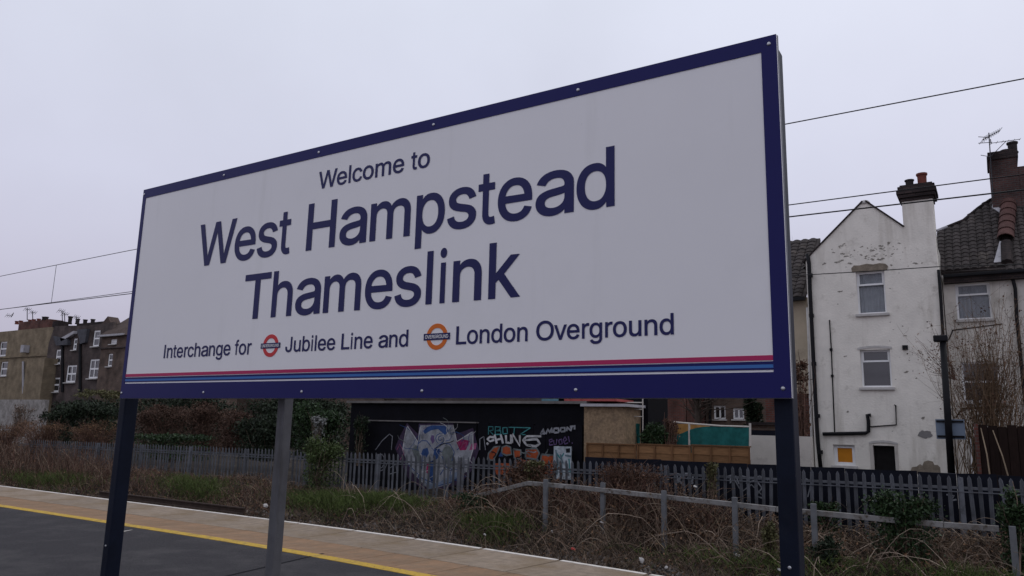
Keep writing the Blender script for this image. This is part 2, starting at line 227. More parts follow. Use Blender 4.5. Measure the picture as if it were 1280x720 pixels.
GLYPHS = '''{"D":[[[271,0,219,0,178,0],[137,0,96,0,96,19],[96,38,96,57,136,57],[175,57,215,57,256,57],[291,65,318,81,345,97],[366,119,379,149,392,179],[399,214,399,255,399,296],[392,331,379,361,366,390],[346,412,320,428,293,444],[260,452,221,452,178,452],[136,452,93,452,93,471],[93,490,93,509,137,509],[181,509,225,509,275,509],[317,499,353,478,388,458],[415,429,433,391,452,353],[462,308,462,255,462,202],[452,157,433,119,414,81],[387,51,351,31,314,10]],[[103,509,125,509,125,339],[125,170,125,0,103,0],[82,0,60,0,60,170],[60,339,60,509,82,509]]],"E":[[[165,0,60,0,60,170],[60,339,60,509,164,509],[268,509,372,509,372,490],[372,471,372,452,290,452],[207,452,125,452,125,396],[125,341,125,286,202,286],[278,286,355,286,355,267],[355,248,355,229,278,229],[202,229,125,229,125,172],[125,114,125,57,208,57],[292,57,375,57,375,38],[375,19,375,0,270,0]]],"G":[[[309,-7,269,-7,223,-7],[184,4,149,25,115,46],[88,77,69,116,50,155],[40,201,40,254,40,308],[50,354,69,393,88,432],[115,462,149,484,183,505],[221,516,265,516,292,516],[317,512,340,504,364,496],[385,484,403,469,422,454],[437,437,449,416,461,396],[470,373,474,349,452,349],[430,349,408,349,403,365],[396,380,387,393,379,406],[368,417,356,427,344,436],[330,444,315,448,300,453],[283,456,265,456,235,456],[208,448,183,432,159,417],[139,394,125,364,111,334],[103,297,103,254,103,211],[111,175,125,145,140,115],[159,92,184,76,209,61],[237,53,269,53,297,53],[323,59,345,71,367,83],[384,101,396,123,409,146],[415,172,415,202,421,201],[428,200,434,199,384,199],[333,199,283,199,283,218],[283,237,283,256,348,256],[413,256,478,256,478,237],[478,219,478,200,478,158],[469,122,451,91,433,60],[408,36,377,19,345,2]]],"H":[[[82,0,60,0,60,170],[60,339,60,509,82,509],[103,509,125,509,125,435],[125,362,125,289,214,289],[303,289,392,289,392,362],[392,435,392,509,414,509],[435,509,457,509,457,339],[457,170,457,0,435,0],[414,0,392,0,392,77],[392,155,392,232,303,232],[214,232,125,232,125,155],[125,77,125,0,103,0]]],"J":[[[230,-7,185,-7,140,-7],[104,6,75,33,47,59],[33,97,33,145,33,155],[33,164,33,173,55,173],[76,173,98,173,98,164],[98,155,98,145,98,114],[106,91,122,74,137,58],[159,50,185,50,211,50],[232,58,248,74,264,91],[272,114,272,145,272,267],[272,388,272,509,293,509],[315,509,336,509,336,388],[336,267,336,145,336,97],[322,59,294,33,266,6]]],"L":[[[160,0,60,0,60,170],[60,339,60,509,82,509],[103,509,125,509,125,358],[125,208,125,57,203,57],[282,57,361,57,361,38],[361,19,361,0,261,0]]],"N":[[[82,0,60,0,60,170],[60,339,60,509,85,509],[111,509,136,509,205,400],[274,291,343,183,349,174],[355,164,363,151,370,138],[379,123,388,107,396,90],[405,73,414,55,411,55],[408,54,405,54,403,72],[401,90,401,108,400,126],[399,142,399,157,399,172],[399,185,399,195,399,300],[399,404,399,509,420,509],[442,509,463,509,463,339],[463,170,463,0,438,0],[412,0,387,0,325,97],[264,193,202,290,194,303],[186,316,177,331,169,345],[159,362,148,381,137,400],[123,424,108,452,111,453],[115,453,119,454,120,428],[121,405,122,384,123,362],[124,344,124,328,125,312],[125,300,125,291,125,194],[125,97,125,0,103,0]]],"O":[[[311,-7,267,-7,223,-7],[184,4,150,25,116,46],[90,76,70,115,50,154],[40,201,40,254,40,308],[50,354,70,393,90,432],[116,462,150,484,184,505],[223,516,267,516,311,516],[350,505,384,484,418,462],[444,432,464,393,483,354],[493,308,493,254,493,201],[483,154,464,115,444,76],[418,46,384,25,350,4]],[[236,53,267,53,297,53],[325,61,349,76,374,91],[394,114,408,144,423,174],[430,211,430,254,430,298],[423,335,408,365,394,395],[374,417,349,433,325,448],[297,456,267,456,236,456],[209,448,184,433,159,417],[140,394,125,364,111,334],[103,297,103,254,103,211],[111,174,125,144,140,114],[159,92,184,76,209,61]]],"R":[[[82,0,60,0,60,170],[60,339,60,509,119,509],[177,509,236,509,275,509],[307,502,333,489,359,475],[378,457,390,433,403,410],[409,382,409,352,409,321],[403,295,390,271,378,248],[359,230,333,217,307,204],[275,198,236,198,189,198],[143,198,96,198,96,217],[96,236,96,255,142,255],[188,255,234,255,260,255],[281,259,298,267,314,275],[326,286,334,300,341,315],[345,332,345,352,345,372],[341,390,334,405,326,420],[314,431,298,440,281,448],[259,452,233,452,197,452],[161,452,125,452,125,301],[125,151,125,0,103,0]],[[378,0,353,0,312,76],[271,153,230,229,254,229],[279,229,303,229,344,153],[386,76,428,0,403,0]]],"T":[[[85,452,32,452,32,471],[32,490,32,509,160,509],[288,509,417,509,417,490],[417,471,417,452,363,452],[310,452,257,452,257,301],[257,151,257,0,235,0],[214,0,193,0,193,151],[193,301,193,452,139,452]]],"U":[[[299,-8,259,-8,219,-8],[184,0,154,15,124,31],[101,53,85,80,68,107],[60,138,60,173,60,285],[60,397,60,509,81,509],[103,509,124,509,124,399],[124,288,124,178,124,154],[130,132,141,113,152,94],[167,79,187,68,207,57],[231,52,259,52,287,52],[311,57,331,68,351,79],[366,94,377,113,387,132],[393,154,393,178,393,288],[393,399,393,509,414,509],[436,509,457,509,457,397],[457,285,457,173,457,138],[449,107,433,80,416,53],[393,31,363,15,334,0]]],"V":[[[229,0,204,0,141,170],[79,339,16,509,39,509],[62,509,84,509,120,408],[156,307,192,206,198,189],[206,166,215,137,224,109],[235,73,248,31,243,31],[239,31,235,31,247,74],[258,110,267,138,276,166],[284,189,290,206,325,307],[360,408,395,509,417,509],[440,509,463,509,401,339],[340,170,278,0,253,0]]],"W":[[[180,0,155,0,109,170],[63,339,16,509,38,509],[60,509,82,509,109,404],[136,300,163,196,168,179],[172,163,175,145,179,128],[183,111,187,94,190,76],[194,58,197,40,194,40],[192,40,189,40,193,58],[196,76,200,94,203,111],[207,128,211,145,215,163],[220,179,224,196,251,300],[279,404,306,509,331,509],[355,509,380,509,407,404],[434,300,462,196,466,179],[470,163,474,145,478,128],[482,111,486,94,490,76],[494,58,497,40,494,40],[491,40,488,40,492,58],[495,76,499,94,502,111],[506,128,510,145,515,163],[519,179,523,196,550,300],[576,404,603,509,625,509],[647,509,670,509,623,339],[577,170,530,0,505,0],[480,0,455,0,426,108],[397,215,368,323,362,344],[357,367,351,391,346,416],[341,444,336,475,341,475],[345,475,350,475,345,445],[340,419,335,395,330,371],[324,347,318,323,289,215],[260,108,230,0,205,0]]],"a":[[[182,-9,160,-9,136,-9],[114,-4,94,5,75,14],[59,27,48,45,36,62],[30,83,30,108,30,130],[35,147,43,161,52,175],[63,185,78,193,92,201],[108,207,125,211,143,215],[160,218,178,220,201,223],[219,225,234,227,248,228],[258,231,265,235,272,239],[276,245,276,255,276,255],[276,256,276,257,276,272],[273,286,267,297,261,308],[252,316,240,322,228,328],[213,331,196,331,178,331],[162,328,149,322,136,317],[126,309,118,301,110,292],[104,283,100,274,80,280],[61,285,41,291,50,314],[62,332,79,346,95,360],[113,369,133,375,153,381],[173,384,194,384,208,384],[223,383,239,379,255,376],[271,370,286,360,301,351],[313,338,322,320,332,303],[337,280,337,251,337,168],[337,84,337,0,317,0],[297,0,277,0,277,17],[277,35,277,52,275,52],[274,52,272,52,268,43],[261,34,252,25,243,15],[230,7,215,1,200,-5]],[[155,45,170,45,193,45],[212,50,228,59,243,68],[255,79,263,93,271,107],[276,122,276,138,276,155],[276,173,276,190,273,187],[268,184,259,182,251,180],[242,178,231,176,221,174],[210,172,200,171,190,170],[182,169,175,168,161,166],[147,163,134,159,121,154],[111,148,103,139,96,131],[92,119,92,105,92,92],[95,81,102,72,109,63],[118,57,130,52,142,48]]],"b":[[[261,-8,229,-8,206,-8],[187,-4,172,4,158,12],[146,21,138,31,129,42],[123,51,118,59,116,59],[114,59,112,59,112,39],[112,20,112,0,92,0],[72,0,53,0,53,170],[53,339,53,509,73,509],[93,509,114,509,114,446],[114,382,114,319,115,319],[117,319,118,319,123,327],[129,336,137,346,145,356],[157,365,171,373,186,381],[205,384,229,384,261,384],[289,376,313,361,337,345],[356,322,370,293,383,263],[390,229,390,189,390,149],[383,114,370,84,356,55],[337,32,313,16,289,0]],[[197,47,220,47,244,47],[263,53,279,66,295,78],[308,95,316,117,324,138],[328,162,328,189,328,216],[324,240,316,261,308,282],[296,299,280,311,264,324],[244,330,220,330,197,330],[177,324,161,312,145,300],[133,284,125,263,117,242],[113,217,113,189,113,161],[117,136,125,115,133,94],[146,77,162,65,178,53]]],"c":[[[226,-8,207,-8,173,-8],[143,0,117,16,91,33],[71,56,56,85,41,114],[34,149,34,187,34,227],[41,262,56,291,71,321],[91,343,117,360,143,376],[173,384,207,384,226,384],[243,382,260,377,276,372],[292,365,305,356,319,347],[330,335,340,322,350,309],[357,294,362,277,342,272],[322,267,303,262,300,272],[296,281,290,289,285,297],[278,305,270,311,262,317],[253,322,242,325,232,328],[220,330,207,330,182,330],[161,323,145,310,129,297],[116,280,108,258,100,237],[96,213,96,187,96,162],[100,139,108,117,116,96],[129,79,145,66,161,53],[182,46,207,46,220,46],[232,48,243,52,253,55],[263,60,271,66,279,72],[286,80,292,89,297,97],[301,107,304,117,324,112],[343,107,363,102,358,85],[351,70,341,56,332,43],[320,31,306,21,293,12],[277,4,261,-1,244,-6]]],"d":[[[219,-8,195,-8,164,-8],[136,0,111,16,87,32],[68,55,55,84,41,114],[34,149,34,189,34,229],[41,263,55,293,69,322],[88,345,112,361,136,376],[164,384,196,384,219,384],[238,381,253,373,268,365],[279,356,287,346,296,336],[302,327,306,319,308,319],[309,319,311,319,311,382],[311,446,311,509,331,509],[351,509,372,509,372,339],[372,170,372,0,352,0],[332,0,313,0,313,20],[313,39,313,59,311,59],[309,59,307,59,302,51],[295,42,287,31,278,21],[267,12,252,4,238,-4]],[[181,47,205,47,227,47],[247,53,263,65,279,77],[291,94,299,115,308,136],[312,161,312,189,312,217],[308,242,300,263,292,284],[279,300,263,312,247,324],[228,330,205,330,181,330],[161,324,145,311,129,299],[116,282,108,261,100,240],[96,216,96,189,96,162],[100,138,109,117,117,95],[129,78,145,66,161,53]]],"e":[[[238,-8,212,-8,175,-8],[143,0,117,16,90,33],[70,56,56,85,41,114],[34,148,34,187,34,226],[41,260,55,290,69,319],[89,343,115,359,141,376],[171,384,205,384,226,384],[246,381,266,374,285,367],[303,356,319,341,335,326],[348,306,357,282,366,258],[371,228,371,194,371,186],[371,178,371,169,272,169],[174,169,75,169,75,187],[75,204,75,221,163,221],[250,221,338,221,329,215],[319,208,310,202,310,227],[306,249,298,269,290,288],[278,303,263,314,247,325],[228,330,205,330,182,330],[163,325,146,313,130,302],[118,288,109,270,100,251],[96,232,96,211,96,200],[96,189,96,178,96,150],[101,126,110,106,120,87],[134,72,151,61,168,51],[189,46,212,46,228,46],[241,48,254,53,266,57],[277,64,285,73,294,82],[301,93,306,105,325,101],[345,96,365,91,359,71],[349,54,335,39,321,24],[303,13,283,4,262,-4]]],"f":[[[154,379,228,379,228,362],[228,344,228,327,154,327],[80,327,6,327,6,344],[6,362,6,379,80,379]],[[101,0,81,0,81,144],[81,288,81,432,81,453],[86,471,96,486,106,500],[119,511,135,519,152,526],[169,530,187,530,201,530],[213,529,222,527,232,525],[238,523,243,521,238,503],[233,486,227,468,224,470],[220,471,215,472,210,473],[203,474,195,474,176,474],[163,469,154,460,146,451],[142,437,142,419,142,279],[142,140,142,0,121,0]]],"g":[[[238,-151,207,-151,179,-151],[155,-147,134,-140,113,-132],[96,-123,82,-110,69,-98],[58,-84,51,-69,67,-60],[84,-50,101,-41,107,-49],[113,-57,122,-66,130,-75],[141,-82,154,-88,168,-94],[186,-97,207,-97,238,-97],[263,-90,282,-75,302,-60],[311,-37,311,-6,311,19],[311,44,311,68,310,68],[308,68,306,68,301,60],[295,51,287,41,278,32],[267,23,252,16,238,8],[219,5,195,5,164,5],[137,12,113,27,88,41],[69,62,55,90,41,118],[34,152,34,191,34,230],[41,264,55,293,69,322],[88,345,112,361,137,376],[165,384,196,384,220,384],[239,381,253,373,268,365],[280,356,288,346,297,336],[303,327,308,319,309,319],[311,319,313,319,313,339],[313,359,313,379,333,379],[353,379,372,379,372,250],[372,121,372,-9,372,-42],[365,-69,350,-90,335,-111],[316,-126,291,-136,266,-146]],[[181,59,205,59,228,59],[248,64,264,75,280,86],[292,101,300,121,308,141],[312,165,312,193,312,220],[308,243,300,264,292,284],[280,301,264,312,248,324],[228,330,205,330,181,330],[161,324,145,312,129,299],[117,283,109,262,100,242],[96,219,96,193,96,166],[100,143,109,123,117,103],[129,87,145,76,162,65]]],"h":[[[114,249,114,227,114,151],[114,76,114,0,93,0],[73,0,53,0,53,170],[53,339,53,509,73,509],[93,509,114,509,114,435],[114,361,114,287,110,287],[106,287,102,287,114,322],[131,347,152,362,174,377],[199,384,227,384,253,384],[276,379,295,369,315,358],[330,342,341,321,352,299],[357,273,357,240,357,160],[357,80,357,0,337,0],[316,0,296,0,296,78],[296,157,296,235,296,265],[288,288,273,304,258,321],[237,329,210,329,192,329],[175,325,161,317,146,309],[135,298,126,283,118,267]]],"i":[[[73,0,53,0,53,126],[53,253,53,379,73,379],[93,379,114,379,114,253],[114,126,114,0,93,0]],[[95,443,84,443,72,443],[62,447,54,455,45,462],[41,472,41,483,41,494],[45,504,54,512,62,520],[72,524,84,524,95,524],[106,520,114,512,122,504],[126,494,126,483,126,472],[122,462,114,455,106,447]]],"k":[[[132,158,110,137,110,162],[110,187,110,212,113,212],[117,212,121,212,175,268],[230,323,284,379,310,379],[335,379,360,379,301,319],[243,259,184,199,182,199],[179,199,177,199,155,178]],[[73,0,53,0,53,170],[53,339,53,509,73,509],[93,509,114,509,114,339],[114,170,114,0,93,0]],[[320,0,294,0,245,62],[197,124,148,186,162,200],[177,214,191,229,252,152],[312,76,372,0,346,0]]],"m":[[[73,0,53,0,53,126],[53,253,53,379,72,379],[92,379,112,379,112,351],[112,323,112,295,111,295],[109,295,108,295,113,316],[121,332,132,346,144,359],[157,369,172,376,187,383],[203,386,219,386,247,386],[270,378,287,361,305,344],[316,322,321,295,318,295],[315,295,312,295,317,313],[325,329,337,343,349,357],[364,367,381,375,398,382],[416,386,437,386,459,386],[479,381,497,372,515,362],[530,348,541,328,551,309],[557,285,557,255,557,170],[557,85,557,0,536,0],[516,0,496,0,496,85],[496,169,496,254,496,281],[488,301,473,313,457,325],[439,330,419,330,402,330],[387,327,374,320,362,313],[352,303,345,290,339,278],[335,263,335,247,335,165],[335,82,335,0,315,0],[295,0,274,0,274,87],[274,173,274,260,274,281],[267,298,253,311,239,324],[221,330,199,330,185,330],[171,327,158,320,144,313],[134,303,126,289,118,276],[114,258,114,238,114,159],[114,79,114,0,93,0]]],"n":[[[114,249,114,227,114,151],[114,76,114,0,93,0],[73,0,53,0,53,126],[53,253,53,379,72,379],[92,379,112,379,112,349],[112,318,112,287,109,287],[106,287,102,287,114,322],[131,347,152,362,174,377],[199,384,227,384,253,384],[276,379,295,369,314,358],[330,342,341,321,352,299],[357,273,357,240,357,160],[357,80,357,0,337,0],[316,0,296,0,296,78],[296,157,296,235,296,265],[288,288,273,304,258,321],[237,329,210,329,192,329],[175,325,161,317,146,309],[135,298,126,283,118,267]]],"o":[[[242,-8,207,-8,173,-8],[143,0,117,16,91,33],[71,56,56,85,41,114],[34,149,34,187,34,227],[41,262,56,291,71,321],[91,343,117,360,143,376],[173,384,207,384,242,384],[273,376,299,360,325,343],[345,321,359,291,374,262],[381,227,381,187,381,149],[374,114,359,85,345,56],[325,33,299,16,273,0]],[[182,46,207,46,233,46],[254,53,270,66,287,79],[299,96,307,117,315,139],[319,162,319,187,319,213],[315,236,307,258,299,280],[287,297,270,310,254,323],[233,330,207,330,182,330],[161,323,145,310,129,297],[116,280,108,258,100,237],[96,213,96,187,96,162],[100,139,108,117,116,96],[129,79,145,66,161,53]]],"p":[[[73,-143,53,-143,53,31],[53,205,53,379,72,379],[92,379,112,379,112,359],[112,339,112,319,114,319],[116,319,118,319,123,327],[129,336,137,346,145,356],[157,365,171,373,186,381],[205,384,229,384,261,384],[289,376,313,361,337,345],[356,322,370,293,383,263],[390,229,390,189,390,149],[383,114,370,84,356,55],[337,32,313,16,289,0],[261,-8,229,-8,206,-8],[187,-4,173,4,158,12],[146,21,138,31,130,42],[123,51,118,59,117,59],[115,59,114,59,114,-8],[114,-76,114,-143,93,-143]],[[197,47,220,47,244,47],[263,53,279,66,295,78],[308,95,316,117,324,138],[328,162,328,189,328,216],[324,240,316,261,308,282],[296,299,280,311,264,324],[244,330,220,330,197,330],[177,324,161,312,145,300],[133,284,125,263,117,242],[113,217,113,189,113,161],[117,136,125,115,133,94],[146,77,162,65,178,53]]],"r":[[[73,0,53,0,53,126],[53,253,53,379,72,379],[92,379,112,379,112,360],[112,340,112,321,113,321],[114,321,115,321,122,340],[135,355,152,367,170,379],[190,385,213,385,218,385],[223,385,229,384,235,384],[240,384,243,384,243,363],[243,343,243,322,242,323],[237,323,230,324,223,325],[215,326,207,326,189,326],[173,322,159,315,145,307],[134,297,126,284,118,270],[114,255,114,237,114,158],[114,79,114,0,93,0]]],"s":[[[211,-8,182,-8,156,-8],[133,-4,112,3,92,11],[75,23,62,38,49,53],[40,72,36,94,55,98],[74,102,94,107,99,86],[109,70,124,60,139,50],[158,45,181,45,208,45],[229,51,244,62,260,74],[268,87,268,103,268,116],[263,127,254,136,245,144],[231,151,212,155,191,160],[170,165,149,170,115,178],[89,191,72,208,55,225],[47,247,47,274,47,296],[53,315,65,332,77,348],[94,361,115,370,136,380],[160,384,187,384,213,384],[235,380,254,372,272,365],[287,353,299,339,310,325],[319,309,324,290,305,286],[287,281,268,277,263,292],[255,304,243,316,230,327],[212,333,187,333,165,333],[146,327,131,317,116,306],[109,293,109,277,109,263],[114,252,124,243,134,235],[150,228,172,223,191,218],[210,214,229,209,264,201],[290,188,306,171,323,154],[331,133,331,107,331,84],[325,64,312,47,300,30],[282,16,260,6,237,-3]]],"t":[[[138,379,204,379,204,362],[204,344,204,327,138,327],[72,327,6,327,6,344],[6,362,6,379,72,379]],[[65,345,65,471,85,471],[106,471,126,471,126,347],[126,222,126,98,126,81],[129,69,136,61,143,54],[154,50,170,50,174,50],[179,50,185,51,191,52],[197,53,202,54,206,36],[209,19,213,2,207,0],[200,-2,192,-3,184,-4],[176,-4,168,-4,136,-4],[110,4,92,21,74,38],[65,62,65,93,65,219]]],"u":[[[211,-5,182,-5,157,-5],[134,0,115,11,95,21],[80,37,69,59,58,80],[53,107,53,139,53,219],[53,299,53,379,73,379],[93,379,114,379,114,301],[114,222,114,144,114,114],[121,91,137,75,152,58],[173,50,200,50,218,50],[235,54,249,62,264,70],[275,81,283,97,292,112],[296,131,296,153,296,228],[296,304,296,379,316,379],[337,379,357,379,357,253],[357,126,357,0,337,0],[318,0,298,0,298,31],[298,61,298,92,301,92],[304,92,307,92,295,57],[279,32,257,17,235,2]]],"v":[[[184,0,163,0,114,126],[66,253,17,379,40,379],[62,379,84,379,111,305],[138,230,165,155,174,132],[181,110,187,87,193,64],[199,42,206,21,198,21],[191,21,184,21,191,42],[197,64,203,87,209,110],[216,132,224,155,251,230],[278,305,305,379,327,379],[349,379,371,379,323,253],[275,126,226,0,205,0]]],"l":[[[0,0,0,0,0,0],[100,0,100,0,100,0],[100,509,100,509,100,509],[0,509,0,509,0,509]]],"I":[[[0,0,0,0,0,0],[100,0,100,0,100,0],[100,509,100,509,100,509],[0,509,0,509,0,509]]]}'''
# ---------------------------------------------------------------- materials
m_asph = M('asphalt', (.050,.047,.051), .95, .55, 60, .9, 160, spots=((.22,.21,.21),(26,26,26),.67,.73), stain=(.088,.083,.084), stain_scale=1.2, stain_lo=.48, stain_hi=.72)
m_cope = M('coping_concrete', (.250,.198,.150), .95, .22, 9, .5, 120, objrand=.10, stain=(.20,.145,.09), stain_scale=1.4, stain_lo=.45, stain_hi=.68)
m_tact = M('orange_paver', (.262,.162,.096), .95, .25, 6, .5, 120, objrand=.08, stain=(.22,.165,.115), stain_scale=1.6, stain_lo=.45, stain_hi=.70)
m_yel = M('yellow_paint', (.50,.32,.045), .8, .12, 9, .2, 60, stain=(.24,.17,.08), stain_scale=5, stain_lo=.50, stain_hi=.72, spots=((.10,.085,.06),(22,22,22),.58,.68))
m_wpaint = M('white_line_paint', (.62,.58,.53), .7, .1, 9, .2, 60, stain=(.3,.27,.23), stain_scale=5, stain_lo=.54, stain_hi=.7)
m_plat = M('platform_wall', (.10,.09,.085), .9, .3, 2, .4)
m_soil = M('soil', (.026,.020,.016), .95, .45, 2.5, .9, 25, stain=(.06,.048,.037), stain_scale=2.5, stain_lo=.5, stain_hi=.62)
m_ball = M('ballast', (.115,.098,.088), .95, .4, 9, .9, 30)
m_stone = M('ballast_stone', (.125,.108,.098), .95, .2, 6, .3, 40, island=.5)
m_rail = M('rusty_rail', (.045,.030,.024), .8, .35, 8, .3)
m_navy = M('sign_navy', (.012,.012,.098), .36, .06, 2, spec=.15)
m_text = M('lettering_navy', (.018,.019,.092), .4, .05, 2)
m_white = M('sign_white', (.785,.768,.775), .42, .03, .9, spec=.25, streak=((.68,.665,.66),(7,7,.6),.60,.92), spots=((.50,.48,.46),(30,30,22),.70,.80), stain=(.71,.70,.695), stain_scale=1.2, stain_lo=.55, stain_hi=.9)
m_red = M('stripe_red', (.42,.026,.105), .4, .05, 2)
m_blue = M('stripe_blue', (.045,.145,.40), .4, .06, 2)
m_rred = M('roundel_red', (.55,.045,.05), .4, .05, 2)
m_rora = M('roundel_orange', (.64,.15,.022), .4, .05, 2)
m_alu = M('grey_channel', (.23,.235,.25), .5, .15, 5, metal=.35)
m_shedge = M('shed_roof_edge', (.14,.13,.125), .8, .3, 3)
m_dullw = M('dull_garden_wall', (.34,.32,.30), .95, .15, 2, stain=(.15,.135,.12), stain_scale=1.2, stain_lo=.45, stain_hi=.65)
m_post = M('navy_post', (.0055,.0085,.019), .5, .25, 6, .05, 200, spec=.12, spots=((.05,.055,.065),(55,55,30),.70,.76), stain=(.012,.015,.024), stain_scale=6, stain_lo=.6, stain_hi=.8)
m_gpost = M('grey_post', (.105,.105,.112), .5, .2, 9, .05, 160, metal=.3, streak=((.06,.058,.058),(14,14,1.2),.55,.75), spots=((.19,.19,.19),(40,40,25),.68,.76))
m_screw = M('screw_head', (.48,.48,.50), .3, .05, 5, metal=.8)
m_galv = M('galvanised_fence', (.108,.114,.128), .62, .2, 4, .1, 120, metal=.2, objrand=.28, spots=((.075,.045,.032),(6,6,5),.60,.72), stain=(.040,.040,.042), stain_scale=3, stain_lo=.52, stain_hi=.7)
m_hand = M('handrail_steel', (.20,.195,.19), .8, .35, 3, .3, 80, spots=((.075,.06,.045),(8,8,8),.55,.66), stain=(.13,.11,.095), stain_scale=5, stain_lo=.5, stain_hi=.65)
m_hpost = M('handrail_post', (.135,.140,.148), .65, .2, 5, .2, 80)
m_dark = M('dark_boarding', (.007,.008,.014), .95, .4, 3, .2, 60)
m_black = M('black_painted_wall', (.0035,.0035,.006), .95, .4, 2, .2, 60)
m_osb = M('chipboard', (.26,.185,.115), .85, .35, 14, .4, 60, stain=(.14,.10,.07), stain_scale=3, stain_lo=.5, stain_hi=.7)
m_wood = M('fence_timber', (.200,.105,.048), .85, .25, 4, .3, 60, objrand=.22, stretch=(1,1,6))
m_woodd = M('fence_batten', (.150,.075,.035), .85, .25, 4, objrand=.2)
m_net = M('teal_netting', (.014,.108,.102), .85, .3, 7, .3, 40, alpha=.93)
m_white_wall = M('whitewashed_wall', (.50,.465,.42), .9, .08, 3, .3, 30, stain=(.36,.33,.30), stain_scale=1.6, stain_lo=.55, stain_hi=.72)
m_render = M('white_render', (.745,.705,.635), .95, .09, 1.6, .5, 16, streak=((.46,.42,.36),(2.2,2.2,.30),.54,.80), spots=((.30,.27,.23),(9,9,7),.68,.78), stain=(.38,.345,.29), stain_scale=2.2, stain_lo=.56, stain_hi=.84)
m_render2 = M('cream_render', (.62,.585,.53), .92, .08, 2.2, .35, 22, stain=(.32,.29,.25), stain_scale=1.2, stain_lo=.5, stain_hi=.75, streak=((.33,.30,.25),(2.2,2.2,.3),.54,.8))
m_cream = M('cream_wall', (.46,.39,.29), .92, .1, 2.2, .3, 22, stain=(.3,.25,.19), stain_scale=1.2)
m_soot = M('soot_stain', (.24,.22,.19), .95, .35, 9)
m_patch = M('bare_patch', (.21,.175,.135), .95, .3, 9, .5, 40)
m_grey = M('grey_patch', (.20,.19,.185), .95, .15, 5)
m_upvc = M('white_window_frame', (.80,.80,.80), .35, .03, 3)
m_sill = M('stone_sill', (.48,.46,.44), .9, .15, 5, .2, 40)
m_glass = M('window_glass', (.020,.022,.026), .06, .3, 2, spec=.9)
m_glasst = M('clear_glass', (.03,.033,.038), .06, .2, 2, spec=.8, alpha=.25)
m_curt = M('net_curtain', (.55,.59,.64), .9, .15, 3)
for _m in (m_glass, m_glasst): _m.node_tree.nodes['Principled BSDF'].inputs['IOR'].default_value = 1.62
m_ora = M('orange_blind', (.46,.175,.016), .8, .12, 3)
_b = m_ora.node_tree.nodes['Principled BSDF']; _b.inputs['Emission Color'].default_value = (.86,.36,.016,1); _b.inputs['Emission Strength'].default_value = .015   # faint glow added to the blind, no lamp behind it
m_dkroom = M('dark_room', (.012,.011,.011), .9)
m_pipe = M('black_pipe', (.008,.008,.010), .6, .3, 5)
m_wpipe = M('white_pipe', (.50,.49,.47), .6, .15, 5)
m_tile = M('roof_tile', (.052,.044,.042), .9, .25, 2, .3, 40, island=.28, stain=(.13,.11,.095), stain_scale=1.2, stain_lo=.58, stain_hi=.7)
m_ridge = M('red_ridge_tile', (.092,.047,.041), .85, .25, 5, .3, 40, objrand=.2)
m_pot = M('terracotta_pot', (.155,.050,.038), .85, .2, 6)
m_dpot = M('sooty_pot', (.035,.030,.030), .9, .3, 6)
m_corb = brick_mat('sooty_brick', (.030,.022,.022), (.045,.032,.030), (.02,.018,.018))
m_bchim = brick_mat('chimney_brick', (.078,.038,.033), (.056,.030,.028), (.065,.057,.054))
m_bred = brick_mat('red_brick', (.135,.046,.034), (.100,.038,.030), (.10,.075,.065))
m_bbrown = brick_mat('brown_brick', (.120,.078,.058), (.085,.056,.045), (.12,.10,.085))
m_bdark = brick_mat('dark_brick', (.085,.060,.054), (.060,.044,.042), (.085,.075,.07))
m_byel = brick_mat('yellow_brick', (.245,.190,.120), (.200,.155,.100), (.20,.165,.12), dirt=.35)
m_slate = M('slate', (.065,.066,.076), .7, .3, 3, .2, 30, island=.3)
m_broof = M('brown_roof', (.080,.058,.050), .9, .3, 3, .2, 30, island=.3)
m_lead = M('pale_flashing', (.40,.39,.41), .7, .2, 3)
m_wire = M('cable', (.012,.012,.014), .6)
m_aer = M('aerial_metal', (.05,.05,.055), .5, metal=.5)
m_splate = M('grey_blue_plate', (.165,.205,.265), .5, .1, 3)
m_stem = M('dead_stem', (.140,.100,.075), .95, .5, 1.1, island=.85)
m_straw = M('dry_straw', (.225,.172,.118), .95, .45, 1.1, island=.5)
m_redstem = M('red_brown_stem', (.125,.072,.054), .9, .3, 2, island=.6)
m_grass = M('green_grass', (.070,.095,.026), .8, .25, 2, island=.5)
m_dleaf = M('dead_leaf', (.145,.085,.050), .9, .3, 2, island=.6)
m_ivy = M('ivy_leaf', (.028,.050,.020), .45, .3, 2, island=.6)
m_green = M('mid_green_leaf', (.060,.085,.028), .55, .3, 2, island=.55)
m_olive = M('olive_leaf', (.095,.090,.040), .6, .3, 2, island=.5)
m_beech = M('beech_leaf', (.078,.046,.033), .8, .3, 2, island=.55)
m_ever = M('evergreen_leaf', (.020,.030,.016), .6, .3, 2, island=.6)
m_rust = M('rusty_leaf', (.098,.054,.036), .8, .3, 2, island=.6)
m_bark = M('bark', (.060,.046,.038), .95, .3, 8, .5, 40)
m_lit = M('pale_litter', (.42,.40,.38), .7, .2, 6)
m_litr = M('red_litter', (.42,.06,.05), .6, .2, 6)

